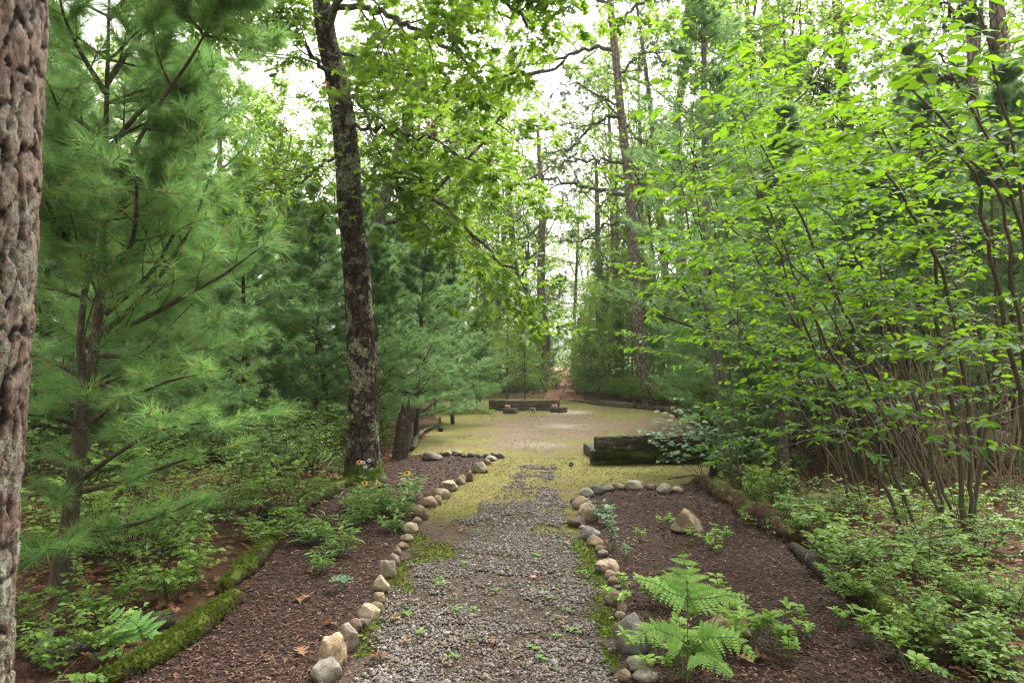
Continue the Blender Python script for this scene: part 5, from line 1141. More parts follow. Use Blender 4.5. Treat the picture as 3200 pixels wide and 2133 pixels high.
# ------------------------------------------------------------------ tall multi-stemmed shrubs on the right
def fv(l): return [(u*1.3605, v_*1.3605) for u, v_ in l]
def shrub(label, stems, seed, mat='shrub', barkm='greytwig', leaf=LEAF, lsz=(.045, .085), tw=9, start=.35, nparts=300, keepf=1.0, sub=.5, name='tall_shrub', extra=0, part_name='stem'):
    rg = rot_rng(seed); q0 = stems[0][0]; b = gp(*q0) if stems[0][1] is None else at(*q0, stems[0][1][0]); b[2] = float(gz(b[0], b[1]))
    root = thing(name, b, label, 'shrub'); LPs = []; LDs = []; wd = Geo(); bz = Geo()
    for (px, ys_, r0) in [(s[2] if len(s) > 2 else None, s[1], s[3] if len(s) > 3 else .012) for s in stems]:
        cp = [at(u, v_, y_) for (u, v_), y_ in zip(px, ys_)]; cp[0][2] = float(gz(cp[0][0], cp[0][1]))-.03
        p, r = poly3(cp, 30, np.linspace(r0, r0*.22, len(cp))); p[2:] += rg.normal(size=(28, 3))*.008
        g = Geo(); g.tubes(p, r, 8); part(part_name, g, M[barkm], root)
        Ls = np.linalg.norm(p[-1]-p[0]); P, D, L, R = kids(p[None], dirs_of(p)[None], r[None], N([Ls]), tw, start, .99, 50, sub, rg, .55, shrink=.5)
        a = grow(P, D, np.minimum(L, 1.3), R*.6, 7, .1, -.005, rg, .35, .06); wd.tubes(a[0], a[2], 4)
        P2, D2, L2, R2 = kids(*a, np.minimum(L, 1.3), 6, .2, .98, 45, .45, rg, .85, minr=.0015); bb = grow(P2, D2, L2, np.full(len(P2), .0018), 5, .07, .01, rg, .5, .15); wd.tubes(bb[0], bb[2], 3)
        for q, kk in ((bb, 11), (a, 7)):
            lp, ld = sprinkle(q[0], q[1], kk, .2, rg, 50, .95); ld[:, 2] *= .5; LPs.append(lp); LDs.append(ld)
    part('twigs', wd, M[barkm], root, 'stuff')
    LPs = np.concatenate(LPs); LDs = np.concatenate(LDs); k = rg.uniform(size=len(LPs)) < keepf; LPs, LDs = LPs[k], LDs[k]
    k = np.linalg.norm(LPs-N([[0, 0, CAMZ]]), axis=1) > 1.6; LPs, LDs = LPs[k], LDs[k]
    n = len(LPs); print(name, 'leaves', n)
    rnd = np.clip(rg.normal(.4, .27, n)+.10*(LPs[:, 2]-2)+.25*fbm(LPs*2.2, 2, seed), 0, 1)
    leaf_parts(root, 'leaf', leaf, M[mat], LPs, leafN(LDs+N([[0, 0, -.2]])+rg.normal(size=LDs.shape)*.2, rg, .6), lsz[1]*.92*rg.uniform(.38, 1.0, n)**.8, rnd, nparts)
    return root
def S(px, ys_, r0=.012): 
    px = fv(px); return (px[0], ys_, px, r0)
shrub('tall arching shrub with dark slanting stems and glossy leaves, right of the tie stack', [
  S([(2080, 1210), (1990, 1010), (1890, 850), (1830, 700), (1780, 560)], [6.2, 5.8, 5.4, 5.0, 4.8], .019),
  S([(2110, 1180), (2040, 1040), (1960, 900), (1880, 760), (1800, 560), (1740, 420)], [6.2, 5.9, 5.5, 5.2, 5.0, 4.8], .02),
  S([(1975, 1120), (1920, 960), (1860, 800), (1800, 700), (1720, 560), (1640, 480)], [7.4, 7, 6.5, 6.2, 6.0, 5.8], .022),
  S([(2000, 1100), (1960, 940), (1930, 800), (1900, 620), (1870, 500)], [7.4, 7, 6.6, 6.2, 6], .018),
  S([(1960, 1130), (1890, 900), (1800, 640), (1740, 460), (1700, 300)], [7.2, 6.6, 6.1, 5.7, 5.4], .015),
  S([(1990, 1130), (1840, 940), (1720, 800), (1620, 700), (1560, 640)], [7.2, 6.8, 6.5, 6.3, 6.2], .012),
  S([(1985, 1125), (1900, 830), (1850, 640), (1770, 420), (1740, 330)], [7.2, 6.6, 6.0, 5.6, 5.4], .012)], 101, nparts=300, keepf=.95, lsz=(.06, .1))
shrub('tall shrub of brown upright stems with broad bright green leaves, right side', [
  S([(2190, 1220), (2060, 950), (1970, 770), (1870, 560), (1790, 400), (1700, 260)], [5.9, 5.6, 5.2, 4.8, 4.5, 4.3], .018),
  S([(2215, 1210), (2200, 1000), (2160, 800), (2150, 620), (2110, 430), (2030, 300)], [5.9, 5.5, 5.1, 4.8, 4.4, 4.2], .022),
  S([(2235, 1200), (2225, 950), (2190, 700), (2120, 520), (2010, 360), (1900, 250)], [5.9, 5.4, 4.9, 4.5, 4.1, 3.9], .02),
  S([(2180, 1210), (2130, 1000), (2060, 820), (2020, 640), (2000, 470)], [5.9, 5.6, 5.4, 5.2, 5.0], .016),
  S([(2200, 1215), (2110, 940), (2040, 720), (1940, 540), (1850, 440)], [6, 5.6, 5.2, 4.8, 4.6], .014),
  S([(2225, 1210), (2280, 900), (2290, 650), (2270, 400), (2240, 200)], [5.9, 5.4, 5.0, 4.6, 4.3], .018),
  S([(2195, 1215), (2000, 900), (1900, 700), (1800, 580), (1700, 520)], [6, 5.5, 5.1, 4.8, 4.6], .012)], 102, keepf=.95, lsz=(.06, .105), nparts=300)
shrub('nearest overhanging shrub with large sunlit yellow-green leaves, upper right corner', [
  S([(2420, 1250), (2340, 900), (2290, 650), (2250, 420), (2150, 250), (2020, 150)], [4.2, 3.9, 3.6, 3.3, 3.1, 3.0], .016),
  S([(2460, 1280), (2400, 800), (2340, 500), (2260, 280), (2160, 120)], [4.0, 3.7, 3.4, 3.1, 2.9], .015),
  S([(2440, 1260), (2370, 950), (2330, 700), (2300, 450), (2200, 330), (2060, 260)], [4.1, 3.9, 3.6, 3.3, 3.1, 3.0], .014),
  S([(2480, 1280), (2420, 900), (2380, 600), (2320, 330), (2280, 100), (2200, -80)], [4.0, 3.7, 3.4, 3.2, 3.0, 2.9], .014)], 103, keepf=.9, lsz=(.05, .09), nparts=300, start=.4)
shrub('slim upright shrub with pale new leaves at its tips against the sky, right of centre', [
  S([(1690, 1150), (1650, 850), (1600, 620), (1560, 400), (1560, 230)], [8.5, 8, 7.4, 6.8, 6.4], .014),
  S([(1700, 1150), (1680, 860), (1640, 640), (1600, 480), (1590, 380), (1600, 60)], [8.4, 7.9, 7.3, 6.7, 6.3, 6.0], .012),
  S([(1705, 1140), (1700, 800), (1680, 560), (1620, 400), (1530, 360)], [8.4, 7.8, 7.2, 6.8, 6.6], .011)], 104, keepf=.3, lsz=(.05, .085), nparts=120, start=.45)
M['palestem'] = simple('pale_brown_stem', (.34, .26, .17), .8, .2, 40, .35, .002)
# bare thin suckers among the shrub feet: one thing per clump
for k, (u0, v0, lab) in enumerate(((2700, 1560, 'clump of bare brown suckers between the slanting shrub stems'), (2980, 1600, 'clump of pale bare suckers under the upright shrub stems'), (2560, 1520, 'tangle of dead twigs beside the dim pine trunk'), (3120, 1640, 'clump of leafless stems at the right edge'), (2850, 1540, 'pale thin bare stems arching between the two tall shrubs'), (3060, 1560, 'pale thin bare stems just behind the right-edge clump'))):
    rg = rot_rng(300+k); b = gp(u0, v0); b[2] = float(gz(b[0], b[1])); n = 26
    P = b[None]+rg.normal(size=(n, 3))*N([[.35, .4, 0]]); D = norm(N([[-.25, -.1, 1.]])+rg.normal(size=(n, 3))*.22); L = rg.uniform(1.2, 3.2, n)
    a = grow(P, D, L, rg.uniform(.004, .011, n), 10, .05, .0, rg, .3); root = thing('bare_shrub', b, lab, 'shrub')
    for j in range(n):
        g = Geo(); g.tubes(a[0][j], a[2][j], 5); part('stem', g, M['palestem'] if k != 0 and k != 2 else M['twig'], root)
    P2, D2, L2, R2 = kids(*a, L, 5, .15, .95, 50, .35, rg, .3); c = grow(P2, D2, L2, R2*.4, 5, .15, 0, rg, .4); g = Geo(); g.tubes(c[0], c[2], 3); part('twigs', g, M['twig'], root, 'stuff')

# ------------------------------------------------------------------ low bushes
def bush_proto(seed, H=.55, Rr=.5, nst=14, lsz=.045, mat='huck', leaf=LEAF, kk=9, parts=0, tilt=.4):
    rg = rot_rng(seed); az = rg.uniform(0, 6.28, nst); P = np.stack([np.cos(az), np.sin(az), az*0], -1)*rg.uniform(0, Rr*.35, nst)[:, None]; P[:, 2] = -.03
    D = np.stack([np.cos(az)*.55, np.sin(az)*.55, np.ones(nst)], -1)+rg.normal(size=(nst, 3))*.15; L = H*rg.uniform(.8, 1.35, nst)
    a = grow(P, D, L, np.full(nst, .005), 6, .12, -.03, rg, .35); wd = Geo(); wd.tubes(a[0], a[2], 4)
    P2, D2, L2, R2 = kids(*a, L, 6, .35, .98, 55, .5, rg, .75); b = grow(P2, D2, L2, np.full(len(P2), .0018), 4, .1, .0, rg, .5, .1); wd.tubes(b[0], b[2], 3)
    lp, ld = sprinkle(b[0], b[1], kk, .1, rg, 50, .9); lp2, ld2 = sprinkle(a[0], a[1], 5, .5, rg, 50, .7); lp = np.concatenate([lp, lp2]); ld = np.concatenate([ld, ld2]); ld[:, 2] *= .6
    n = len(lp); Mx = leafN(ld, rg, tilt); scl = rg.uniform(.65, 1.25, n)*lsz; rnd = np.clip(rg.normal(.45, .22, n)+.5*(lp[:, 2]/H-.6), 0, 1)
    lf = Geo(); order = np.argsort(-(lp[:, 2]+rg.normal(size=n)*.1)); near = order[:parts]; rest = order[parts:]
    lf.stamp(leaf, lp[rest], Mx[rest], scl[rest], rnd[rest])
    out = []
    me = wd.mesh('stems'); me.materials.append(M['twig']); out.append(('stems', me, 'stuff', None))
    me = lf.mesh('foliage'); me.materials.append(M[mat]); out.append(('foliage', me, 'stuff', None))
    if parts:
        pr = []
        for q in (.3, .6, .85):
            g = Geo(); g.raw(leaf[0], T=leaf[1], r=q); m_ = g.mesh('leaf'); m_.materials.append(M[mat]); pr.append(m_)
        for i in near:
            m4 = Matrix([[*(Mx[i][r_]*scl[i]), lp[i][r_]] for r_ in range(3)]+[[0, 0, 0, 1]]); out.append(('leaf', pr[min(2, int(rnd[i]*3))], None, m4))
    return out
def place(proto, loc, rz, s, name, label, cat, group=None, tilt=(0, 0)):
    root = thing(name, loc, label, cat, group); root.rotation_euler = (tilt[0], tilt[1], rz); root.scale = (s, s, s*(1 if name in ('seedling', 'leafy_plant') else .75+.5*((loc[0]*7.3+loc[1]*3.1) % 1)))
    for nm, me, kd, m4 in proto:
        o = bpy.data.objects.new(nm, me); COL.objects.link(o); o.parent = root
        if kd: o['kind'] = kd
        if m4 is not None: o.matrix_local = m4
    return root
M['midbush'] = leaf_mat('light_bush_leaf', (.10, .2, .035), (.16, .28, .05), (.24, .36, .07), (.34, .5, .07), .4, .5, .3)
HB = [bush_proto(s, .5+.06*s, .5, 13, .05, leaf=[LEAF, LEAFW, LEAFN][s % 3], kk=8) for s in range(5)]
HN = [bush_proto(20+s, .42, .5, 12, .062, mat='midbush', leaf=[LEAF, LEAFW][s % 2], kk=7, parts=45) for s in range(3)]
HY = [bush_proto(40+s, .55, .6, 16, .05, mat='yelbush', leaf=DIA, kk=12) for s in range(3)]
rg = rot_rng(12)
def scatter(poly, n, mind, rg):
    P = N([[p[0], p[1]] for p in poly]); out = []
    tries = 0
    while len(out) < n and tries < 20000:
        tries += 1; q = rg.uniform(P.min(0), P.max(0))
        if poly_sd(q[0:1], q[1:2], poly)[0] > 0: continue
        if any((q[0]-o[0])**2+(q[1]-o[1])**2 < mind**2 for o in out): continue
        out.append(q)
    return out
def W(*a): return [N([x, y]) for x, y in a]
TRUNKS = [gp(178, 1905), gp(1140, 1500), gp(2268, 1468)]
def ring(zone, n, mind, protos, smin, smax, name, label, group, cat='bush'):
    for q in scatter(zone, n, mind, rg):
        if poly_sd(q[0:1], q[1:2], CORR)[0] < (.24 if 'huckle' in label else .3): continue
        place(protos[rg.integers(len(protos))], (q[0], q[1], float(gz(q[0], q[1]))), rg.uniform(0, 6.28), rg.uniform(smin, smax), name, label, cat, group)
zl = [gp(-200, 1800), gp(560, 1860), gp(840, 1640), gp(1060, 1480), gp(1130, 1440), gp(1220, 1420), gp(1240, 1300), gp(1000, 1280), gp(0, 1320), gp(-700, 1400)]
HM = [bush_proto(60+s, .55, .55, 14, .052, mat='midbush', leaf=[LEAF, LEAFW][s % 2], kk=9) for s in range(3)]
ring(zl, 140, .43, HB+HM+HM, .9, 1.4, 'low_bush', 'low huckleberry bush in the undergrowth behind the left mossy logs', 'left undergrowth bushes')
zr = [gp(2210, 1480), gp(2330, 1570), gp(2500, 1680), gp(2680, 1800), gp(3300, 1850), gp(3500, 1500), gp(2700, 1400), gp(2480, 1440)]
ring(zr, 36, .5, HB, .45, .75, 'low_bush', 'low leafy bush among the bare shrub stems on the right', 'bushes under the right shrubs')
zl2 = [gp(1240, 1300), gp(1000, 1280), gp(-200, 1320), gp(-200, 1210), gp(1300, 1205), gp(1335, 1260)]
zr2 = [gp(2350, 1350), gp(3300, 1400), gp(3300, 1240), gp(2250, 1215), gp(2260, 1330)]
lf = Geo(); 
for z_ in (scatter(zl2, 90, .9, rg), scatter(zr2, 80, .9, rg)):
    for q in z_:
        m = 300; a = rg.uniform(0, 6.28, m); rr_ = np.sqrt(rg.uniform(0, 1, m))*.7; h = rg.uniform(.1, 1, m)**.6*(.85-.5*rr_)
        P_ = np.stack([q[0]+rr_*np.cos(a), q[1]+rr_*np.sin(a), gz(q[0], q[1])+h], -1); D_ = np.stack([np.cos(a), np.sin(a), rg.normal(size=m)*.3], -1)
        lf.stamp(DIA, P_, leafN(D_, rg, .5), rg.uniform(.05, .09, m), np.clip(rg.normal(.5, .25, m), 0, 1))
link('undergrowth', lf.mesh('undergrowth'), M['huck'], kind='stuff')
for (zone, n, lab, grp) in (([gp(1290, 1262), gp(1345, 1246), gp(1530, 1238), gp(1728, 1240), gp(1728, 1222), gp(1530, 1214), gp(1290, 1224)], 46, 'yellow-green low bush along the far edge, left of the leafy path', 'bushes at the far edge'),
                       ([gp(1800, 1243), gp(1990, 1266), gp(2130, 1288), gp(2235, 1325), gp(2330, 1330), gp(2330, 1250), gp(2150, 1225), gp(1800, 1214)], 90, 'yellow-green low bush along the far right edge beyond the log and timber', 'bushes at the far right edge')):
    ring(zone, n, .68, HY, 1.1, 1.7, 'low_bush', lab, grp)
# near bushes with their larger leaves as parts
NB = [(650, 1640, 'medium green bush overhanging the left mossy log, fullest one'), (520, 1740, 'leafy bush spreading between the young pine foot and the mossy log'), (390, 1790, 'leafy bush right beside the young pine foot'), (80, 1820, 'leafy bush between the big plated trunk and the young pine'), (860, 1560, 'small bush above the charred root'), (960, 1480, 'bush with pale leaves near the oak on the left'),
      (60, 2040, 'bush at the bottom left corner beside the big trunk'), (250, 2110, 'broad-leaved bush at the bottom left in front of the fallen log'), (330, 1960, 'small bush growing through the lichened branch'), (760, 1620, 'bush hanging over the mossy log next to the charred root'), (540, 1860, 'low bush behind the left fern'), (830, 1700, 'bush touching the mossy log below the charred root')]
for k, (u, v_, lab) in enumerate(NB):
    q = gp(u, v_); place(HN[k % 3], (q[0], q[1], float(gz(q[0], q[1]))), k*1.3, .6+.05*(k % 3) if v_ > 1900 else .85, 'leafy_bush', lab, 'bush', 'near bushes on the left')
NR = [(2560, 1690, 'bush spilling over the rotten log right of the boulder'), (2680, 1650, 'light green bush behind the rotten log'), (2620, 1780, 'dense round bush at the join of the right-hand logs'), (2760, 1780, 'bright green bush above the moss-topped log'), (2900, 1850, 'bright bush with upright leafy shoots, lower right'), (3020, 1900, 'bright yellow-green bush near the right edge'), (3130, 1960, 'bright bush cut by the right edge'),
      (3000, 2030, 'large-leaved bush at the lower right behind the dark log'), (3120, 2110, 'bush in the bottom right corner'), (2400, 1590, 'small bush on the rotten log by the boulder'), (2850, 1720, 'pale bush at the foot of the slanting stems'), (3080, 1790, 'green bush under the upright shrub stems'), (2930, 2080, 'sprawling bush beside the bottom right logs'), (2700, 1900, 'small bush growing on the moss-topped log'), (2330, 1545, 'bush covering the upper end of the rotten log'), (2470, 1650, 'leafy bush leaning over the middle of the rotten log'), (2820, 1930, 'bush half covering the moss-topped log'), (3000, 1700, 'bush between the bare suckers at the right')]
for k, (u, v_, lab) in enumerate(NR):
    q = gp(u, v_); place(HN[(k+1) % 3], (q[0], q[1], float(gz(q[0], q[1]))), k*1.7, .6+.07*(k % 3) if v_ > 1850 else .85, 'leafy_bush', lab, 'bush', 'near bushes on the right')

# ------------------------------------------------------------------ small plants in the beds
def plant_proto(seed, kind):
    rg = rot_rng(seed); parts = []
    st = Geo(); L_ = []
    if kind == 'whorl':      # little yellow-green seedlings: a few stems, each topped by a whorl
        stems = [(rg.normal()*.04, rg.normal()*.04, rg.uniform(.07, .16)) for _ in range(5)]; mat = 'seed'; leaf = LEAF; ls = .045
    elif kind == 'blue':
        stems = [(rg.normal()*.05, rg.normal()*.05, rg.uniform(.2, .36)) for _ in range(5)]; mat = 'bluegreen'; leaf = LEAF; ls = .065
    elif kind == 'long':
        stems = [(rg.normal()*.1, rg.normal()*.08, rg.uniform(.12, .3)) for _ in range(9)]; mat = 'huck'; leaf = LEAFN; ls = .10
    else:
        stems = [(rg.normal()*.02, rg.normal()*.02, rg.uniform(.03, .06)) for _ in range(2)]; mat = 'huck'; leaf = LEAFW; ls = .045
    pos = []; dd = []
    for (x, y, h) in stems:
        lean = rg.normal(size=2)*.25; tip = N([x+lean[0]*h, y+lean[1]*h, h]); b = N([x*.3, y*.3, -.01]); st.tubes(N([b, b*.5+tip*.5+rg.normal(size=3)*.006, tip]), N([.003, .0025, .0015]), 4)
        tiers = {'whorl': 2, 'blue': 4, 'long': 4}.get(kind, 1)
        for t_ in range(tiers):
            f = 1-t_*.2; n = {'whorl': 6, 'blue': 4, 'long': 3}.get(kind, 4); a0 = rg.uniform(0, 6.28)
            for j in range(n):
                az = a0+j*6.283/n+rg.normal()*.2; pos.append(b+(tip-b)*f); dd.append([math.cos(az), math.sin(az), .35+rg.normal()*.2])
    pos = N(pos); dd = N(dd); n = len(pos); Mx = leafN(dd, rg, .25); sc_ = rg.uniform(.7, 1.2, n)*ls; rnd = rg.uniform(0, 1, n)
    me = st.mesh('stem'); me.materials.append(M['stem']); out = [('stem', me, None, None)]; pr = []
    for q in (.3, .6, .85):
        g = Geo(); g.raw(leaf[0], T=leaf[1], r=q); m_ = g.mesh('leaf'); m_.materials.append(M[mat]); pr.append(m_)
    for i in range(n):
        out.append(('leaf', pr[min(2, int(rnd[i]*3))], None, Matrix([[*(Mx[i][r_]*sc_[i]), pos[i][r_]] for r_ in range(3)]+[[0, 0, 0, 1]])))
    return out
PW = [plant_proto(s, 'whorl') for s in range(3)]; PB = [plant_proto(s+10, 'blue') for s in range(2)]; PL = [plant_proto(s+20, 'long') for s in range(3)]; PT = [plant_proto(s+30, 'tiny') for s in range(2)]
def pp(pr, u, v_, s, name, label, group=None, k=0):
    q = gp(u, v_); place(pr, (q[0], q[1], max(.008, float(gz(q[0], q[1])))), k*1.1+u*.01, s, name, label, 'plant', group)
for k, (u, v_, s, lab) in enumerate(((2180, 1700, 1.0, 'yellow-green seedling at the right foot of the boulder'), (2215, 1715, .9, 'yellow-green seedling just right of the boulder, second one'), (2270, 1700, 1.0, 'yellow-green seedling farthest right of the boulder'), (2248, 1728, .8, 'short yellow-green seedling in front of the boulder row'), (2000, 1690, .8, 'yellow-green seedling beside the blue-green plants'), (2090, 1650, .9, 'pale seedling left of the boulder'),
    (1950, 1895, 1.2, 'yellow-green seedling growing beside the olive brown border stone'), (2040, 1890, 1.4, 'leggy yellow seedling left of the big fern stem'), (2090, 1900, 1.5, 'leggy yellow seedling touching the big fern'), (2290, 1950, 1.7, 'bright yellow seedling standing above the orange-brown rock'), (2330, 2030, 1.6, 'tall yellow-green seedling in front of the orange-brown rock'), (2410, 2040, 1.5, 'leafy seedling right of the orange-brown rock'), (2200, 2080, 1.6, 'bushy seedling right of the big fern foot'), (2060, 2060, 1.4, 'seedling between the big blue-grey boulder and the fern'), (2150, 2120, 1.5, 'seedling at the bottom edge below the fern'), (2090, 2125, 1.4, 'seedling at the bottom edge right of the angular stones'), (2460, 2060, 1.1, 'small yellow seedling alone right of the fern'), (2180, 1970, 1.3, 'seedling under the fern fronds'),
    (2520, 1990, 1.0, 'small seedling in open mulch between fern and moss-topped log'), (2710, 2010, 1.2, 'seedling at the base of the moss-topped log'), (2780, 2050, 1.3, 'broad seedling just below the moss-topped log'), (2850, 2110, 1.3, 'seedling with oval leaves near the bottom edge, right'), (2640, 1960, .9, 'tiny seedling left of the moss-topped log'))):
    pp(PW[k % 3], u, v_, s, 'seedling', lab, 'yellow-green seedlings', k)
pp(PB[0], 1895, 1640, .95, 'small_shrub', 'blue-green leafy small shrub behind the folded-face boulder', 'blue-green small shrubs', 1)
pp(PB[1], 1920, 1715, .85, 'small_shrub', 'blue-green leafy small shrub beside the orange-tan slab', 'blue-green small shrubs', 2)
pp(PB[0], 1950, 1750, .4, 'small_shrub', 'smallest blue-green plant of the right bed', 'blue-green small shrubs', 3)
# blue-green shrub before the tie stack
PBB = bush_proto(71, 1.0, .5, 10, .11, mat='bluegreen', leaf=LEAFW, kk=5, parts=120); q = gp(2215, 1505); place(PBB, (q[0], q[1], .02), .6, 1.0, 'blue_green_shrub', 'open shrub with blue-green oval leaves in front of the tie stack', 'shrub')
for k, (u, v_, s, lab) in enumerate(((1120, 1600, 1.1, 'long-leaved plant at the left of the flower clump'), (1160, 1625, 1.15, 'long-leaved plant at the centre of the flower clump'), (1205, 1600, 1.1, 'long-leaved plant behind the middle of the flower clump'), (1250, 1620, 1.1, 'long-leaved plant at the right of the flower clump'), (1280, 1560, 1.0, 'long-leaved plant near the squarish tan stone'), (1100, 1650, .9, 'long-leaved plant nearest the charred root'),
    (990, 1700, 1.0, 'spreading pale-leaved plant in the middle of the left bed'), (1050, 1740, .9, 'spreading plant nearest the white pebble'), (940, 1670, .9, 'spreading plant beside the charred root'), (1225, 1665, .8, 'long-leaved seedling touching the pale border stone'), (1010, 1790, .6, 'small plant alone below the spreading plants'))):
    pp(PL[k % 3], u, v_, s, 'leafy_plant', lab, 'long-leaved plants of the left bed', k)
for k in range(24):
    u, v_ = [(1400, 1850), (1500, 1980), (1560, 2070), (1440, 1700), (1700, 1960), (1760, 2000), (1790, 1940), (1740, 2090), (1650, 1850), (1360, 1760), (1280, 1980), (1620, 1740)][k % 12]
    u += rg.normal()*90; v_ += rg.normal()*45
    pp(PT[k % 2], u, min(v_, 2120), rg.uniform(.5, .95), 'tiny_seedling', 'tiny green seedling sprouting through the gravel path', 'tiny seedlings in the gravel')
# oak seedling
q = gp(1065, 1850); root = thing('oak_seedling', (q[0], q[1], 0), 'small oak seedling with lobed leaves alone in the lower left bed', 'plant'); g = Geo(); g.tubes(N([q, q+N([0, 0, .09])]), N([.003, .002]), 5); part('stem', g, M['stem'], root)
for j in range(5):
    g = Geo(); a = j*1.3; g.stamp(OAK, q+N([0, 0, .09]), frames(N([[math.cos(a), math.sin(a), .1]]), N([[0, 0, 1.]])), N([.1]), N([.3])); part('leaf', g, M['bluegreen'], root)
# maple-like leaves sapling on the right
q = gp(2900, 1720); 
# black-eyed susans and asters
def flower(u, v_, Y, label, kind):
    top = at(u, v_, Y); base = N([top[0]-.02, Y+.05, 0]); root = thing('flower' if kind else 'aster', base, label, 'flower', 'yellow flowers' if kind else 'lilac flowers')
    g = Geo(); g.tubes(poly3([base, base*.4+top*.6+N([.02, 0, 0]), top], 8)[0], np.linspace(.004, .0025, 8), 5); part('stem', g, M['stem'], root)
    nrm = norm(N([.1, -.6, .8])); ax = norm(np.cross(nrm, N([1., 0, 0]))); bx = np.cross(nrm, ax); n = 11 if kind else 16; R_ = .034 if kind else .02
    if kind:
        g = Geo(); V, T = ICO[2]; g.raw(V*.012+top+nrm*.005, T=T); part('flower_centre', g, M['cone'], root)
    for j in range(n):
        a = j*6.283/n; d = ax*math.cos(a)+bx*math.sin(a); g = Geo(); g.stamp(LEAFN, (top+d*.008)[None], frames((d-nrm*.15)[None], nrm[None]), N([R_*1.15]), N([.5])); part('petal', g, M['petal'] if kind else M['aster'], root)
    g = Geo(); rr = rot_rng(int(u)); k = 6; f = rr.uniform(.2, .8, k)[:, None]; d = rr.normal(size=(k, 3)); d[:, 2] = .3; g.stamp(LEAFN, base[None]*(1-f)+top[None]*f, leafN(d, rr, .2), rr.uniform(.07, .11, k), rr.uniform(0, 1, k)); part('leaves', g, M['huck'], root, 'stuff')
Yf = gp(1200, 1600)[1]
flower(1272, 1477, Yf, 'yellow daisy-like flower standing alone highest on the right', 1); flower(1180, 1510, Yf, 'yellow flower with dark centre below the oak foot, facing out', 1); flower(1140, 1508, Yf, 'yellow flower drooping left of its open neighbour', 1); flower(1123, 1443, Yf+.3, 'orange-yellow flower against the oak trunk', 1)
flower(1154, 1437, Yf+.2, 'pale lilac aster highest against the oak trunk', 0); flower(1135, 1443, Yf+.2, 'pale lilac aster left of the highest one', 0); flower(1141, 1457, Yf+.2, 'pale lilac aster lowest of the three by the oak', 0)

# ------------------------------------------------------------------ ferns
def fern(name, base, tips, label, mat='fern', wide=.36, cat='fern', npin=13):
    """each frond: curved rachis with opposite toothed pinnae that shorten to the tip"""
    root = thing(name, base, label, cat)
    for fi, tt in enumerate(tips):
        ctrl, wd, nrm = tt[:3]; f0 = tt[3] if len(tt) > 3 else .34; npin_ = tt[4] if len(tt) > 4 else npin
        p, r = poly3(ctrl, 40, np.linspace(.0045, .0012, len(ctrl))); g = Geo(); g.tubes(p, r, 5); fr = part('frond', g, M['stem'], root)
        d = dirs_of(p); n_ = norm(N(nrm))
        for j in range(npin_):
            f = f0+(.985-f0)*j/(npin_-1); k = int(f*39); q = p[k]; t_ = d[k]; ln = wd*(1-((f-f0)/(1.02-f0)))**.85+.008
            for sg in (-1, 1):
                side = norm(np.cross(t_, n_))*sg; jt = rg.normal()*.09; dr_ = norm(side*1.0+t_*(.42+jt)-N([0, 0, .08+abs(rg.normal())*.12])); ln = ln*rg.uniform(.86, 1.08); pin = Geo(); m = max(5, int(ln/.0115)); ff = np.linspace(.04, .97, m)
                pos = q[None]+dr_[None]*(ff*ln)[:, None]-N([[0, 0, 1.]])*(ff**2*ln*.14)[:, None]; pl = (ln*.19+.007)*(1-ff**1.8)*.9+.003
                cross = norm(np.cross(dr_, n_))
                for s2 in (-1, 1):
                    dd = norm(cross*s2+dr_*.55); MM = frames(np.repeat(dd[None], m, 0), np.repeat(n_[None], m, 0)+rg.normal(size=(m, 3))*.12)
                    pin.stamp(PINN, pos, MM, np.stack([np.full(m, ln/m*1.22), pl, pl], -1), np.clip(.5+rg.normal()*.3+rg.normal(size=m)*.12, 0, 1))
                a = np.repeat(q[None], 2, 0); a[1] = pos[-1]; pin.tubes(a, N([.0016, .0005]), 3)
                me = pin.mesh('pinna'); me.transform(Matrix.Translation(-Vector(root.location))); o = link('pinna', me, M[mat], fr)
    return root
PINN = (N([[-.42, -.04, 0], [.42, -.04, 0], [.36, .5, .03], [.13, 1., 0], [-.28, .6, .03]]), N([[0, 1, 2], [0, 2, 4], [4, 2, 3]]))
b = gp(2140, 2133)+N([0, 0, 0]); Yr = b[1]-.1
def A(u, v_, dy=0): return at(u, v_, Yr+dy)
fb = [A(2148, 2160), A(2146, 2000), A(2148, 1880)]
fern('bracken_fern', (b[0], b[1]-.1, 0), [
   ([A(2148, 2150), A(2148, 2030), A(2148, 1950), A(2150, 1850), A(2136, 1725, .1)], .21, (0, -.75, .65), .64, 7),
   ([A(2148, 1870), A(2090, 1848, -.02), A(2050, 1820, -.02), A(1980, 1802, -.03)], .085, (0, -.6, .8), .12, 12),
   ([A(2148, 1870), A(2210, 1868, -.02), A(2270, 1858, -.02), A(2340, 1864, -.03)], .085, (0, -.6, .8), .12, 12),
   ([A(2150, 2110), A(2152, 2030), A(2110, 1985, -.05), A(2040, 1960, -.08), A(1970, 2003, -.12)], .12, (-.1, -.6, .8), .42, 11),
   ([A(2150, 2110), A(2160, 2030), A(2220, 1990, -.05), A(2300, 1990, -.08), A(2360, 2055, -.12)], .12, (.1, -.6, .8), .42, 11),
   ([A(2150, 2110), A(2165, 2050), A(2210, 2050, -.1), A(2250, 2075, -.15), A(2290, 2110, -.2)], .10, (.1, -.5, .85))], 'large light green bracken fern at the bottom of the right bed', npin=13)
b2 = gp(450, 2030); Yl = b2[1]
def A2(u, v_, dy=0): return at(u, v_, Yl+dy)
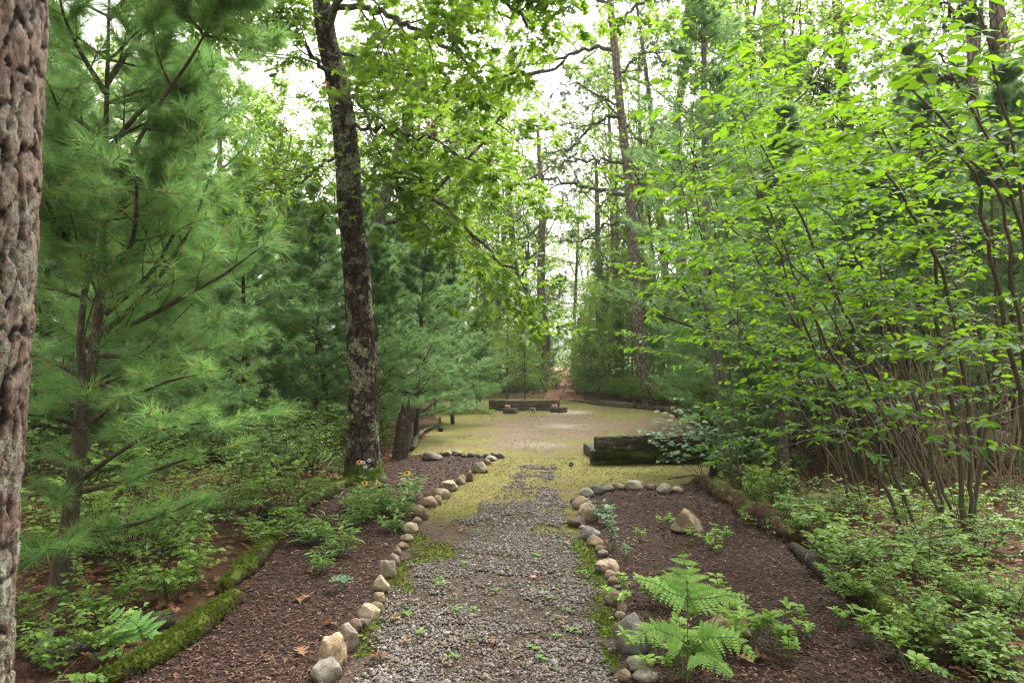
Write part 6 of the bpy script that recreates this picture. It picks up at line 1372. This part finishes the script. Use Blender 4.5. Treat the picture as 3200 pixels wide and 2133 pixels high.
fern('bracken_fern', (b2[0], b2[1], .05), [([A2(450, 2060, -.15), A2(448, 2000, -.15), A2(430, 1950, -.15), A2(345, 1900, -.15)], .16, (0, -.5, .85)), ([A2(452, 2040), A2(470, 1980), A2(500, 1990, .05), A2(560, 2010, 0)], .09, (.1, -.5, .85)), ([A2(440, 2050), A2(430, 2010), A2(445, 2040, -.1), A2(490, 2080, -.2)], .10, (.1, -.5, .85))], 'soft green fern growing beside the lowest left mossy log', 'fern_l', npin=11)
b3 = gp(560, 2010); Yl = b3[1]
fern('small_fern', (b3[0], b3[1], 0), [([A2(545, 2040), A2(535, 2005), A2(570, 1985), A2(610, 2008)], .09, (.1, -.5, .85)), ([A2(545, 2035), A2(530, 2000), A2(510, 1990), A2(495, 2000)], .07, (-.1, -.5, .85))], 'small drooping fern where the mossy log meets the mulch', 'fern_l', npin=8)
b4 = gp(1060, 1500); Yl = b4[1]
fern('small_fern', (b4[0], b4[1], 0), [([A2(1060, 1520), A2(1062, 1440), A2(1080, 1410), A2(1118, 1405)], .16, (.1, -.5, .85)), ([A2(1060, 1520), A2(1058, 1450), A2(1020, 1420), A2(950, 1425)], .18, (-.1, -.5, .85))], 'flat blue-green fern frond in front of the oak trunk', 'fern_l', npin=9)

# ------------------------------------------------------------------ ground cover
rg = rot_rng(2024)
def in_view(x, y, pad=120): 
    u, v_ = proj(x, y); return (u > -pad) & (u < 3200+pad) & (v_ < 2133+pad)
def sample(n, x0, x1, y0, y1, fall=1.6):
    """more points close to the camera"""
    t_ = rg.uniform(0, 1, n)**fall; y = y0+(y1-y0)*t_; x = rg.uniform(x0, x1, n); return x, y
# gravel stones
def peb(seed):
    V, T = ICO[1]; r = rot_rng(seed); V = V*(1+r.normal(size=(len(V), 1))*.14); return V*N([[1, r.uniform(.6, .9), r.uniform(.45, .65)]]), T
t = NT('gravel_stone'); r_ = t.attr('rnd'); b = t.noise(t.wpos(), 160, 3)
c = t.ramp(r_, [(0, (.09, .068, .052)), (.2, (.145, .12, .10)), (.45, (.20, .176, .155)), (.6, (.235, .21, .188)), (.72, (.24, .165, .105)), (.86, (.27, .24, .215)), (.96, (.34, .31, .28)), (1, (.46, .43, .39))])
c = t.mix(1, c, t.ramp(b, [(.3, (.75, .74, .72)), (.7, (1.15, 1.15, 1.15))]), 'MULTIPLY')
M['gravel'] = t.done(t.princ(c, .62, .4, t.bump(b, .003)))
x, y = sample(110000, -2.2, 1.8, 3.2, 11.6, 1.5); gm = gravel_mask(x, y); k = (rg.uniform(size=len(x)) < np.clip(gm*1.15-.12, 0, 1)) & in_view(x, y); x, y = x[k], y[k]
print('gravel', len(x)); g = Geo(); sel = rg.integers(0, 8, len(x)); s_ = rg.lognormal(math.log(.0092), .3, len(x))*np.where(y > 7, 1.25, 1)
for q in range(8):
    m = sel == q; D = norm(rg.normal(size=(m.sum(), 3))*N([[1, 1, .25]])); g.stamp(peb(q), np.stack([x[m], y[m], .026+s_[m]*.25], -1), frames(D, N([[0, 0, 1.]])+rg.normal(size=D.shape)*.3), s_[m], rg.uniform(0, 1, m.sum()))
link('gravel_stones', g.mesh('gravel_stones', False), M['gravel'], kind='stuff')
# mulch chips and pine needles on the beds and path
CHIP = (N([[-.5, 0, 0], [.5, .08, .05], [.35, 1, .12], [-.3, .9, 0], [0, .5, .22]]), N([[0, 1, 4], [1, 2, 4], [2, 3, 4], [3, 0, 4]]))
NEED = (N([[-.5, 0, 0], [.5, 0, 0], [.3, .5, .12], [-.3, .5, .12], [0, 1, 0]]), N([[0, 1, 2], [0, 2, 3], [3, 2, 4]]))
t = NT('mulch_chip'); r_ = t.attr('rnd'); b = t.noise(t.wpos(), 130, 3)
c = t.ramp(r_, [(0, (.02, .01, .007)), (.4, (.065, .027, .016)), (.68, (.125, .052, .03)), (.87, (.20, .095, .055)), (.96, (.30, .17, .105)), (1, (.48, .34, .23))])
M['chip'] = t.done(t.princ(t.mix(1, c, t.ramp(b, [(.3, (.7, .7, .7)), (.7, (1.2, 1.2, 1.2))]), 'MULTIPLY'), .75, .35))
def lay(name, n, poly, proto, sx, sy, z, mat, y1=11, fall=1.5, tilt=.3, mask=None, rr=(0, 1), x0=-6, x1=6, zf=None):
    x, y = sample(n, x0, x1, 3.1, y1, fall); k = in_view(x, y)
    if poly is not None: k &= poly_sd(x, y, poly) < .12
    if mask is not None: k &= rg.uniform(size=n) < mask(x, y)
    x, y = x[k], y[k]; m = len(x); az = rg.uniform(0, 6.28, m); D = np.stack([np.cos(az), np.sin(az), rg.normal(size=m)*tilt*.5], -1)
    gr = np.maximum(1, y/6); S_ = np.stack([rg.uniform(*sx, m)*gr, rg.uniform(*sy, m)*gr**.5, rg.uniform(*sx, m)*gr], -1)
    zz = np.full(m, z)+(gz(x, y) if zf else 0)+rg.uniform(0, .008, m)
    g = Geo(); g.stamp(proto, np.stack([x, y, zz], -1), frames(D, N([[0, 0, 1.]])+rg.normal(size=D.shape)*tilt), S_, rg.uniform(*rr, m)**1.0)
    print(name, m); return link(name, g.mesh(name, False), M[mat], kind='stuff')
lay('mulch_chips', 60000, LBED, CHIP, (.006, .014), (.014, .042), .006, 'chip', 11, 1.5, .35, x0=-5, x1=-.4)
lay('mulch_chips', 64000, RBED, CHIP, (.006, .014), (.014, .042), .006, 'chip', 11, 1.5, .35, x0=.6, x1=6)
lay('mulch_chips', 16000, LBED, CHIP, (.006, .012), (.014, .034), .006, 'chip', 13.5, .5, .35, x0=-5, x1=-.2)
lay('pine_needles', 9000, LBED, NEED, (.002, .0032), (.05, .10), .014, 'chip', 10, 1.5, .15, rr=(.55, .95), x0=-5, x1=-.4)
lay('pine_needles', 9000, RBED, NEED, (.002, .0032), (.05, .10), .014, 'chip', 10, 1.5, .15, rr=(.55, .95), x0=.6, x1=6)
lay('path_litter', 52000, COURT, CHIP, (.004, .010), (.01, .03), .034, 'chip', 12, 1.5, .35, mask=lambda x, y: .2+.75*ss(.0, .3, n2(x, y, 1.5, 3, 21))*ss(10, 7, y), rr=(.15, .9), x0=-2.3, x1=2.2)
lay('path_needles', 9000, COURT, NEED, (.002, .003), (.04, .09), .036, 'chip', 10, 1.5, .12, mask=lambda x, y: .15+.85*ss(-.1, .3, n2(x, y, 1.7, 3, 21)), rr=(.5, .9), x0=-2.3, x1=2.2)
lay('court_litter', 9000, COURT, CHIP, (.006, .012), (.015, .035), .015, 'chip', 30, 1.0, .2, mask=lambda x, y: .2+.8*ss(-.2, .3, n2(x, y, .8, 3, 61)), rr=(.2, .85), x0=-7, x1=9)
# dry leaves under the bushes
lay('leaf_litter', 15000, None, OAKL, (.05, .09), (.06, .11), .015, 'dry', 13, 1.3, .5, mask=lambda x, y: (poly_sd(x, y, CORR) > .1)*1.0, rr=(0, .65), x0=-8, x1=8, zf=True)
lay('needle_litter', 34000, None, NEED, (.0025, .004), (.07, .13), .02, 'chip', 11, 1.4, .25, mask=lambda x, y: (poly_sd(x, y, CORR) > .05)*1.0, rr=(.35, .9), x0=-7, x1=7, zf=True)
lay('leaf_litter', 2600, [N([1.6, 32]), N([3.3, 32]), N([5.2, 58]), N([3.5, 58])], OAKL, (.03, .05), (.04, .06), .05, 'dry', 58, 1, .5, rr=(.4, 1), x0=1, x1=6, zf=True)
# moss
lay('moss', 42000, COURT, MOSST, (.5, 1.3), (.5, 1.3), .014, 'mossfuzz', 9.5, 1.4, .2, mask=lambda x, y: np.clip(moss_mask(x, y)[0]*1.6-.45, 0, 1)*(1-.75*ss(6.3, 7.5, y)), x0=-2.3, x1=2.2) if False else None
def upright(name, n, mask, scale, mat, y1, x0, x1, fall=1.4, z=.014, proto=MOSST, rr=(0, 1)):
    x, y = sample(n, x0, x1, 3.2, y1, fall); k = in_view(x, y) & (rg.uniform(size=n) < mask(x, y)); x, y = x[k], y[k]; m = len(x)
    g = Geo(); D = N([[0, 0, 1.]])+rg.normal(size=(m, 3))*.3; s_ = rg.uniform(*scale, m)*np.maximum(1, y/7); g.stamp(proto, np.stack([x, y, np.full(m, z)], -1), frames(D, rg.normal(size=(m, 3))), s_, rg.uniform(*rr, m)); print(name, m)
    return link(name, g.mesh(name), M[mat], kind='stuff')
upright('moss', 60000, lambda x, y: (poly_sd(x, y, COURT) < 0)*np.clip(moss_mask(x, y)[0]*1.7-.55, 0, 1)*(1-ss(6.2, 7.2, y)), (.6, 1.3), 'mossfuzz', 8, -2.3, 2.2)
M['yellowmoss'] = leaf_mat('yellow_moss', (.15, .17, .025), (.24, .26, .04), (.34, .36, .07), (.4, .42, .06), .25, .7, .1)
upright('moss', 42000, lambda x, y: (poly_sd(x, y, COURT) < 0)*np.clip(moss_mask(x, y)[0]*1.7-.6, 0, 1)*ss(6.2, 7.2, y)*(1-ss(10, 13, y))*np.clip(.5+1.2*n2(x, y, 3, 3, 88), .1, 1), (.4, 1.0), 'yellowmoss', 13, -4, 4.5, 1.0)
upright('moss', 5000, lambda x, y: (ell(x, y, 2120, 1715, 50, 28) > 0)*1.0+(ell(x, y, 2060, 1765, 28, 14) > 0)*1.0, (.6, 1.2), 'mossfuzz', 7.5, .8, 2.4, 1.0, .01)
GR = tuft(9, .11, .003, 9, .55, .005)
x = []; 
t2 = NT('x') if False else None
M['grass'] = leaf_mat('thin_grass', (.12, .17, .03), (.18, .24, .05), (.27, .32, .08), (.3, .42, .08), .35, .6, .2)
def grass_patch(cu, cv, du, dv, n): return lambda x, y: (ell(x, y, cu, cv, du, dv)+.5*n2(x, y, 3, 2, 77) > .2)*n
upright('grass', 16000, lambda x, y: (poly_sd(x, y, COURT) < 0)*np.clip(.5*(ell(x, y, 1690, 1400, 60, 22) > 0)+.3*(ell(x, y, 1640, 1395, 90, 18) > 0)+.5*(ell(x, y, 1485, 1370, 60, 9) > 0)+.25*(ell(x, y, 1680, 1302, 40, 5) > 0), 0, 1), (.2, .42), 'grass', 22, -4, 4, 1.0, .012, GR)
upright('grass', 900, lambda x, y: (poly_sd(x, y, COURT) < 0)*.35, (.3, .8), 'grass', 8, -2, 2, 1.2, .02, GR)
# clover-like ground cover left of the far backboard
CLV = (N([[0, 0, 0], [-.6, .5, .3], [0, 1, .1], [.6, .5, .3]]), N([[0, 1, 2], [0, 2, 3]]))
x = rg.uniform(-3.2, -.6, 2600); y = rg.uniform(20.5, 24.5, 2600); k = (ell(x, y, 1450, 1283, 90, 14)+.3*n2(x, y, 1.5, 2, 5) > 0); x, y = x[k], y[k]; m = len(x); g = Geo(); g.stamp(CLV, np.stack([x, y, np.full(m, .03)+rg.uniform(0, .05, m)], -1), leafN(rg.normal(size=(m, 3))*N([[1, 1, .3]]), rg, .4), rg.uniform(.04, .07, m), rg.uniform(0, 1, m)); link('ground_cover', g.mesh('ground_cover'), M['seed'], kind='stuff')
# single fallen oak leaves
FL = [(1135, 2080, .13, 'large orange-brown fallen oak leaf beside the golden boulder'), (940, 1890, .10, 'pale yellow fallen oak leaf in the left mulch bed'), (975, 1870, .09, 'tan fallen leaf touching the pale yellow one in the left bed'), (1000, 1960, .10, 'reddish fallen leaf left of the whitish pitted stone'), (950, 2060, .10, 'brown fallen leaf near the golden boulder'), (1455, 1665, .09, 'tan fallen leaf on the gravel in the upper left of the path'), (1285, 1735, .07, 'brown fallen leaf beside the border stones, path left side'), (1280, 1945, .09, 'green lobed leaf lying on moss by the stones'), (1680, 1815, .09, 'pale brown fallen leaf in the middle of the gravel'), (1700, 1705, .07, 'small tan leaf at the upper middle of the gravel'),
      (1780, 1715, .08, 'orange-brown leaf by the right border moss'), (1395, 1900, .06, 'dull brown leaf in the gravel left of centre'), (1920, 2050, .09, 'dark brown leaf by the big blue-grey boulder'), (2080, 2020, .12, 'broad brown dry leaf between boulder and fern'), (2170, 2060, .11, 'dry leaf under the fern'), (2340, 2070, .11, 'pale brown leaf right of the fern rock'), (2360, 2085, .10, 'curled tan leaf just below the pale brown one'), (2005, 1545, .09, 'pale leaf in the upper right bed below the peaked stone'), (2145, 1560, .09, 'whitish dead leaf near the rotten log start'), (1835, 1463, .08, 'curled pale leaf on yellow moss below the mossy tie stack'), (1860, 1470, .07, 'thin tan leaf right of the curled pale one'),
      (1380, 1455, .07, 'yellowish leaf inside the top of the left bed'), (1590, 1440, .05, 'pale yellow leaf on moss beside the corner slab'), (1770, 1955, .07, 'rusty leaf in the right of the gravel'), (1240, 2030, .08, 'rust leaf on the moss below the purplish slab'), (1330, 1630, .06, 'small rust leaf by the stones near the flower clump'), (1550, 2020, .06, 'brown leaf fragment at the lower middle of the path'), (1210, 1955, .08, 'brown leaf beside the beige blocky stone')]
for k, (u, v_, s, lab) in enumerate(FL):
    q = gp(u, v_); z = .045 if poly_sd(q[0:1], q[1:2], COURT)[0] < 0 else .024; g = Geo(); a = k*2.1
    D = N([[math.cos(a), math.sin(a), .12]]); g.stamp(OAKDRY if k % 2 else OAK, N([0, 0, 0]), frames(D, N([[.1*math.sin(k), .15, 1.]])), N([s*1.15]), N([(k*.37) % 1])); link('fallen_leaf', g.mesh('fallen_leaf'), M['seed'] if 'green lobed' in lab else M['dryo'] if k % 3 == 0 and False else M['dry'], loc=(q[0], q[1], z), label=lab, cat='leaf', group='single fallen leaves')

# dead twigs lying in the undergrowth
tw = Geo(); x = rg.uniform(-6, 6, 700); y = rg.uniform(3.3, 12, 700); k = (poly_sd(x, y, CORR) > .1); x, y = x[k], y[k]; m = len(x); D = norm(rg.normal(size=(m, 3))*N([[1, 1, .12]]))
a = grow(np.stack([x, y, gz(x, y)+.03], -1), D, rg.uniform(.15, .6, m), rg.uniform(.002, .006, m), 5, .15, 0, rg, .4, .3); tw.tubes(a[0], a[2], 4); link('dead_twigs', tw.mesh('dead_twigs'), M['greytwig'], kind='stuff')
# ------------------------------------------------------------------ thin moist air
me = bpy.data.meshes.new('haze'); x0, x1, y0, y1, z0, z1 = -330, 330, -90, 560, -4, 45
me.from_pydata([(x, y, z) for x in (x0, x1) for y in (y0, y1) for z in (z0, z1)], [], [(0, 1, 3, 2), (4, 6, 7, 5), (0, 4, 5, 1), (2, 3, 7, 6), (0, 2, 6, 4), (1, 5, 7, 3)])
t = NT('haze_air'); pv = t.n('VolumePrincipled'); pv.inputs['Density'].default_value = .0006; pv.inputs['Color'].default_value = (.95, .97, .93, 1); t.l(pv.outputs[0], t.out.inputs[1])
link('haze', me, t.m, kind='stuff')
V_ = sum(len(m_.polygons) for m_ in bpy.data.meshes); print('unique polygons', V_)
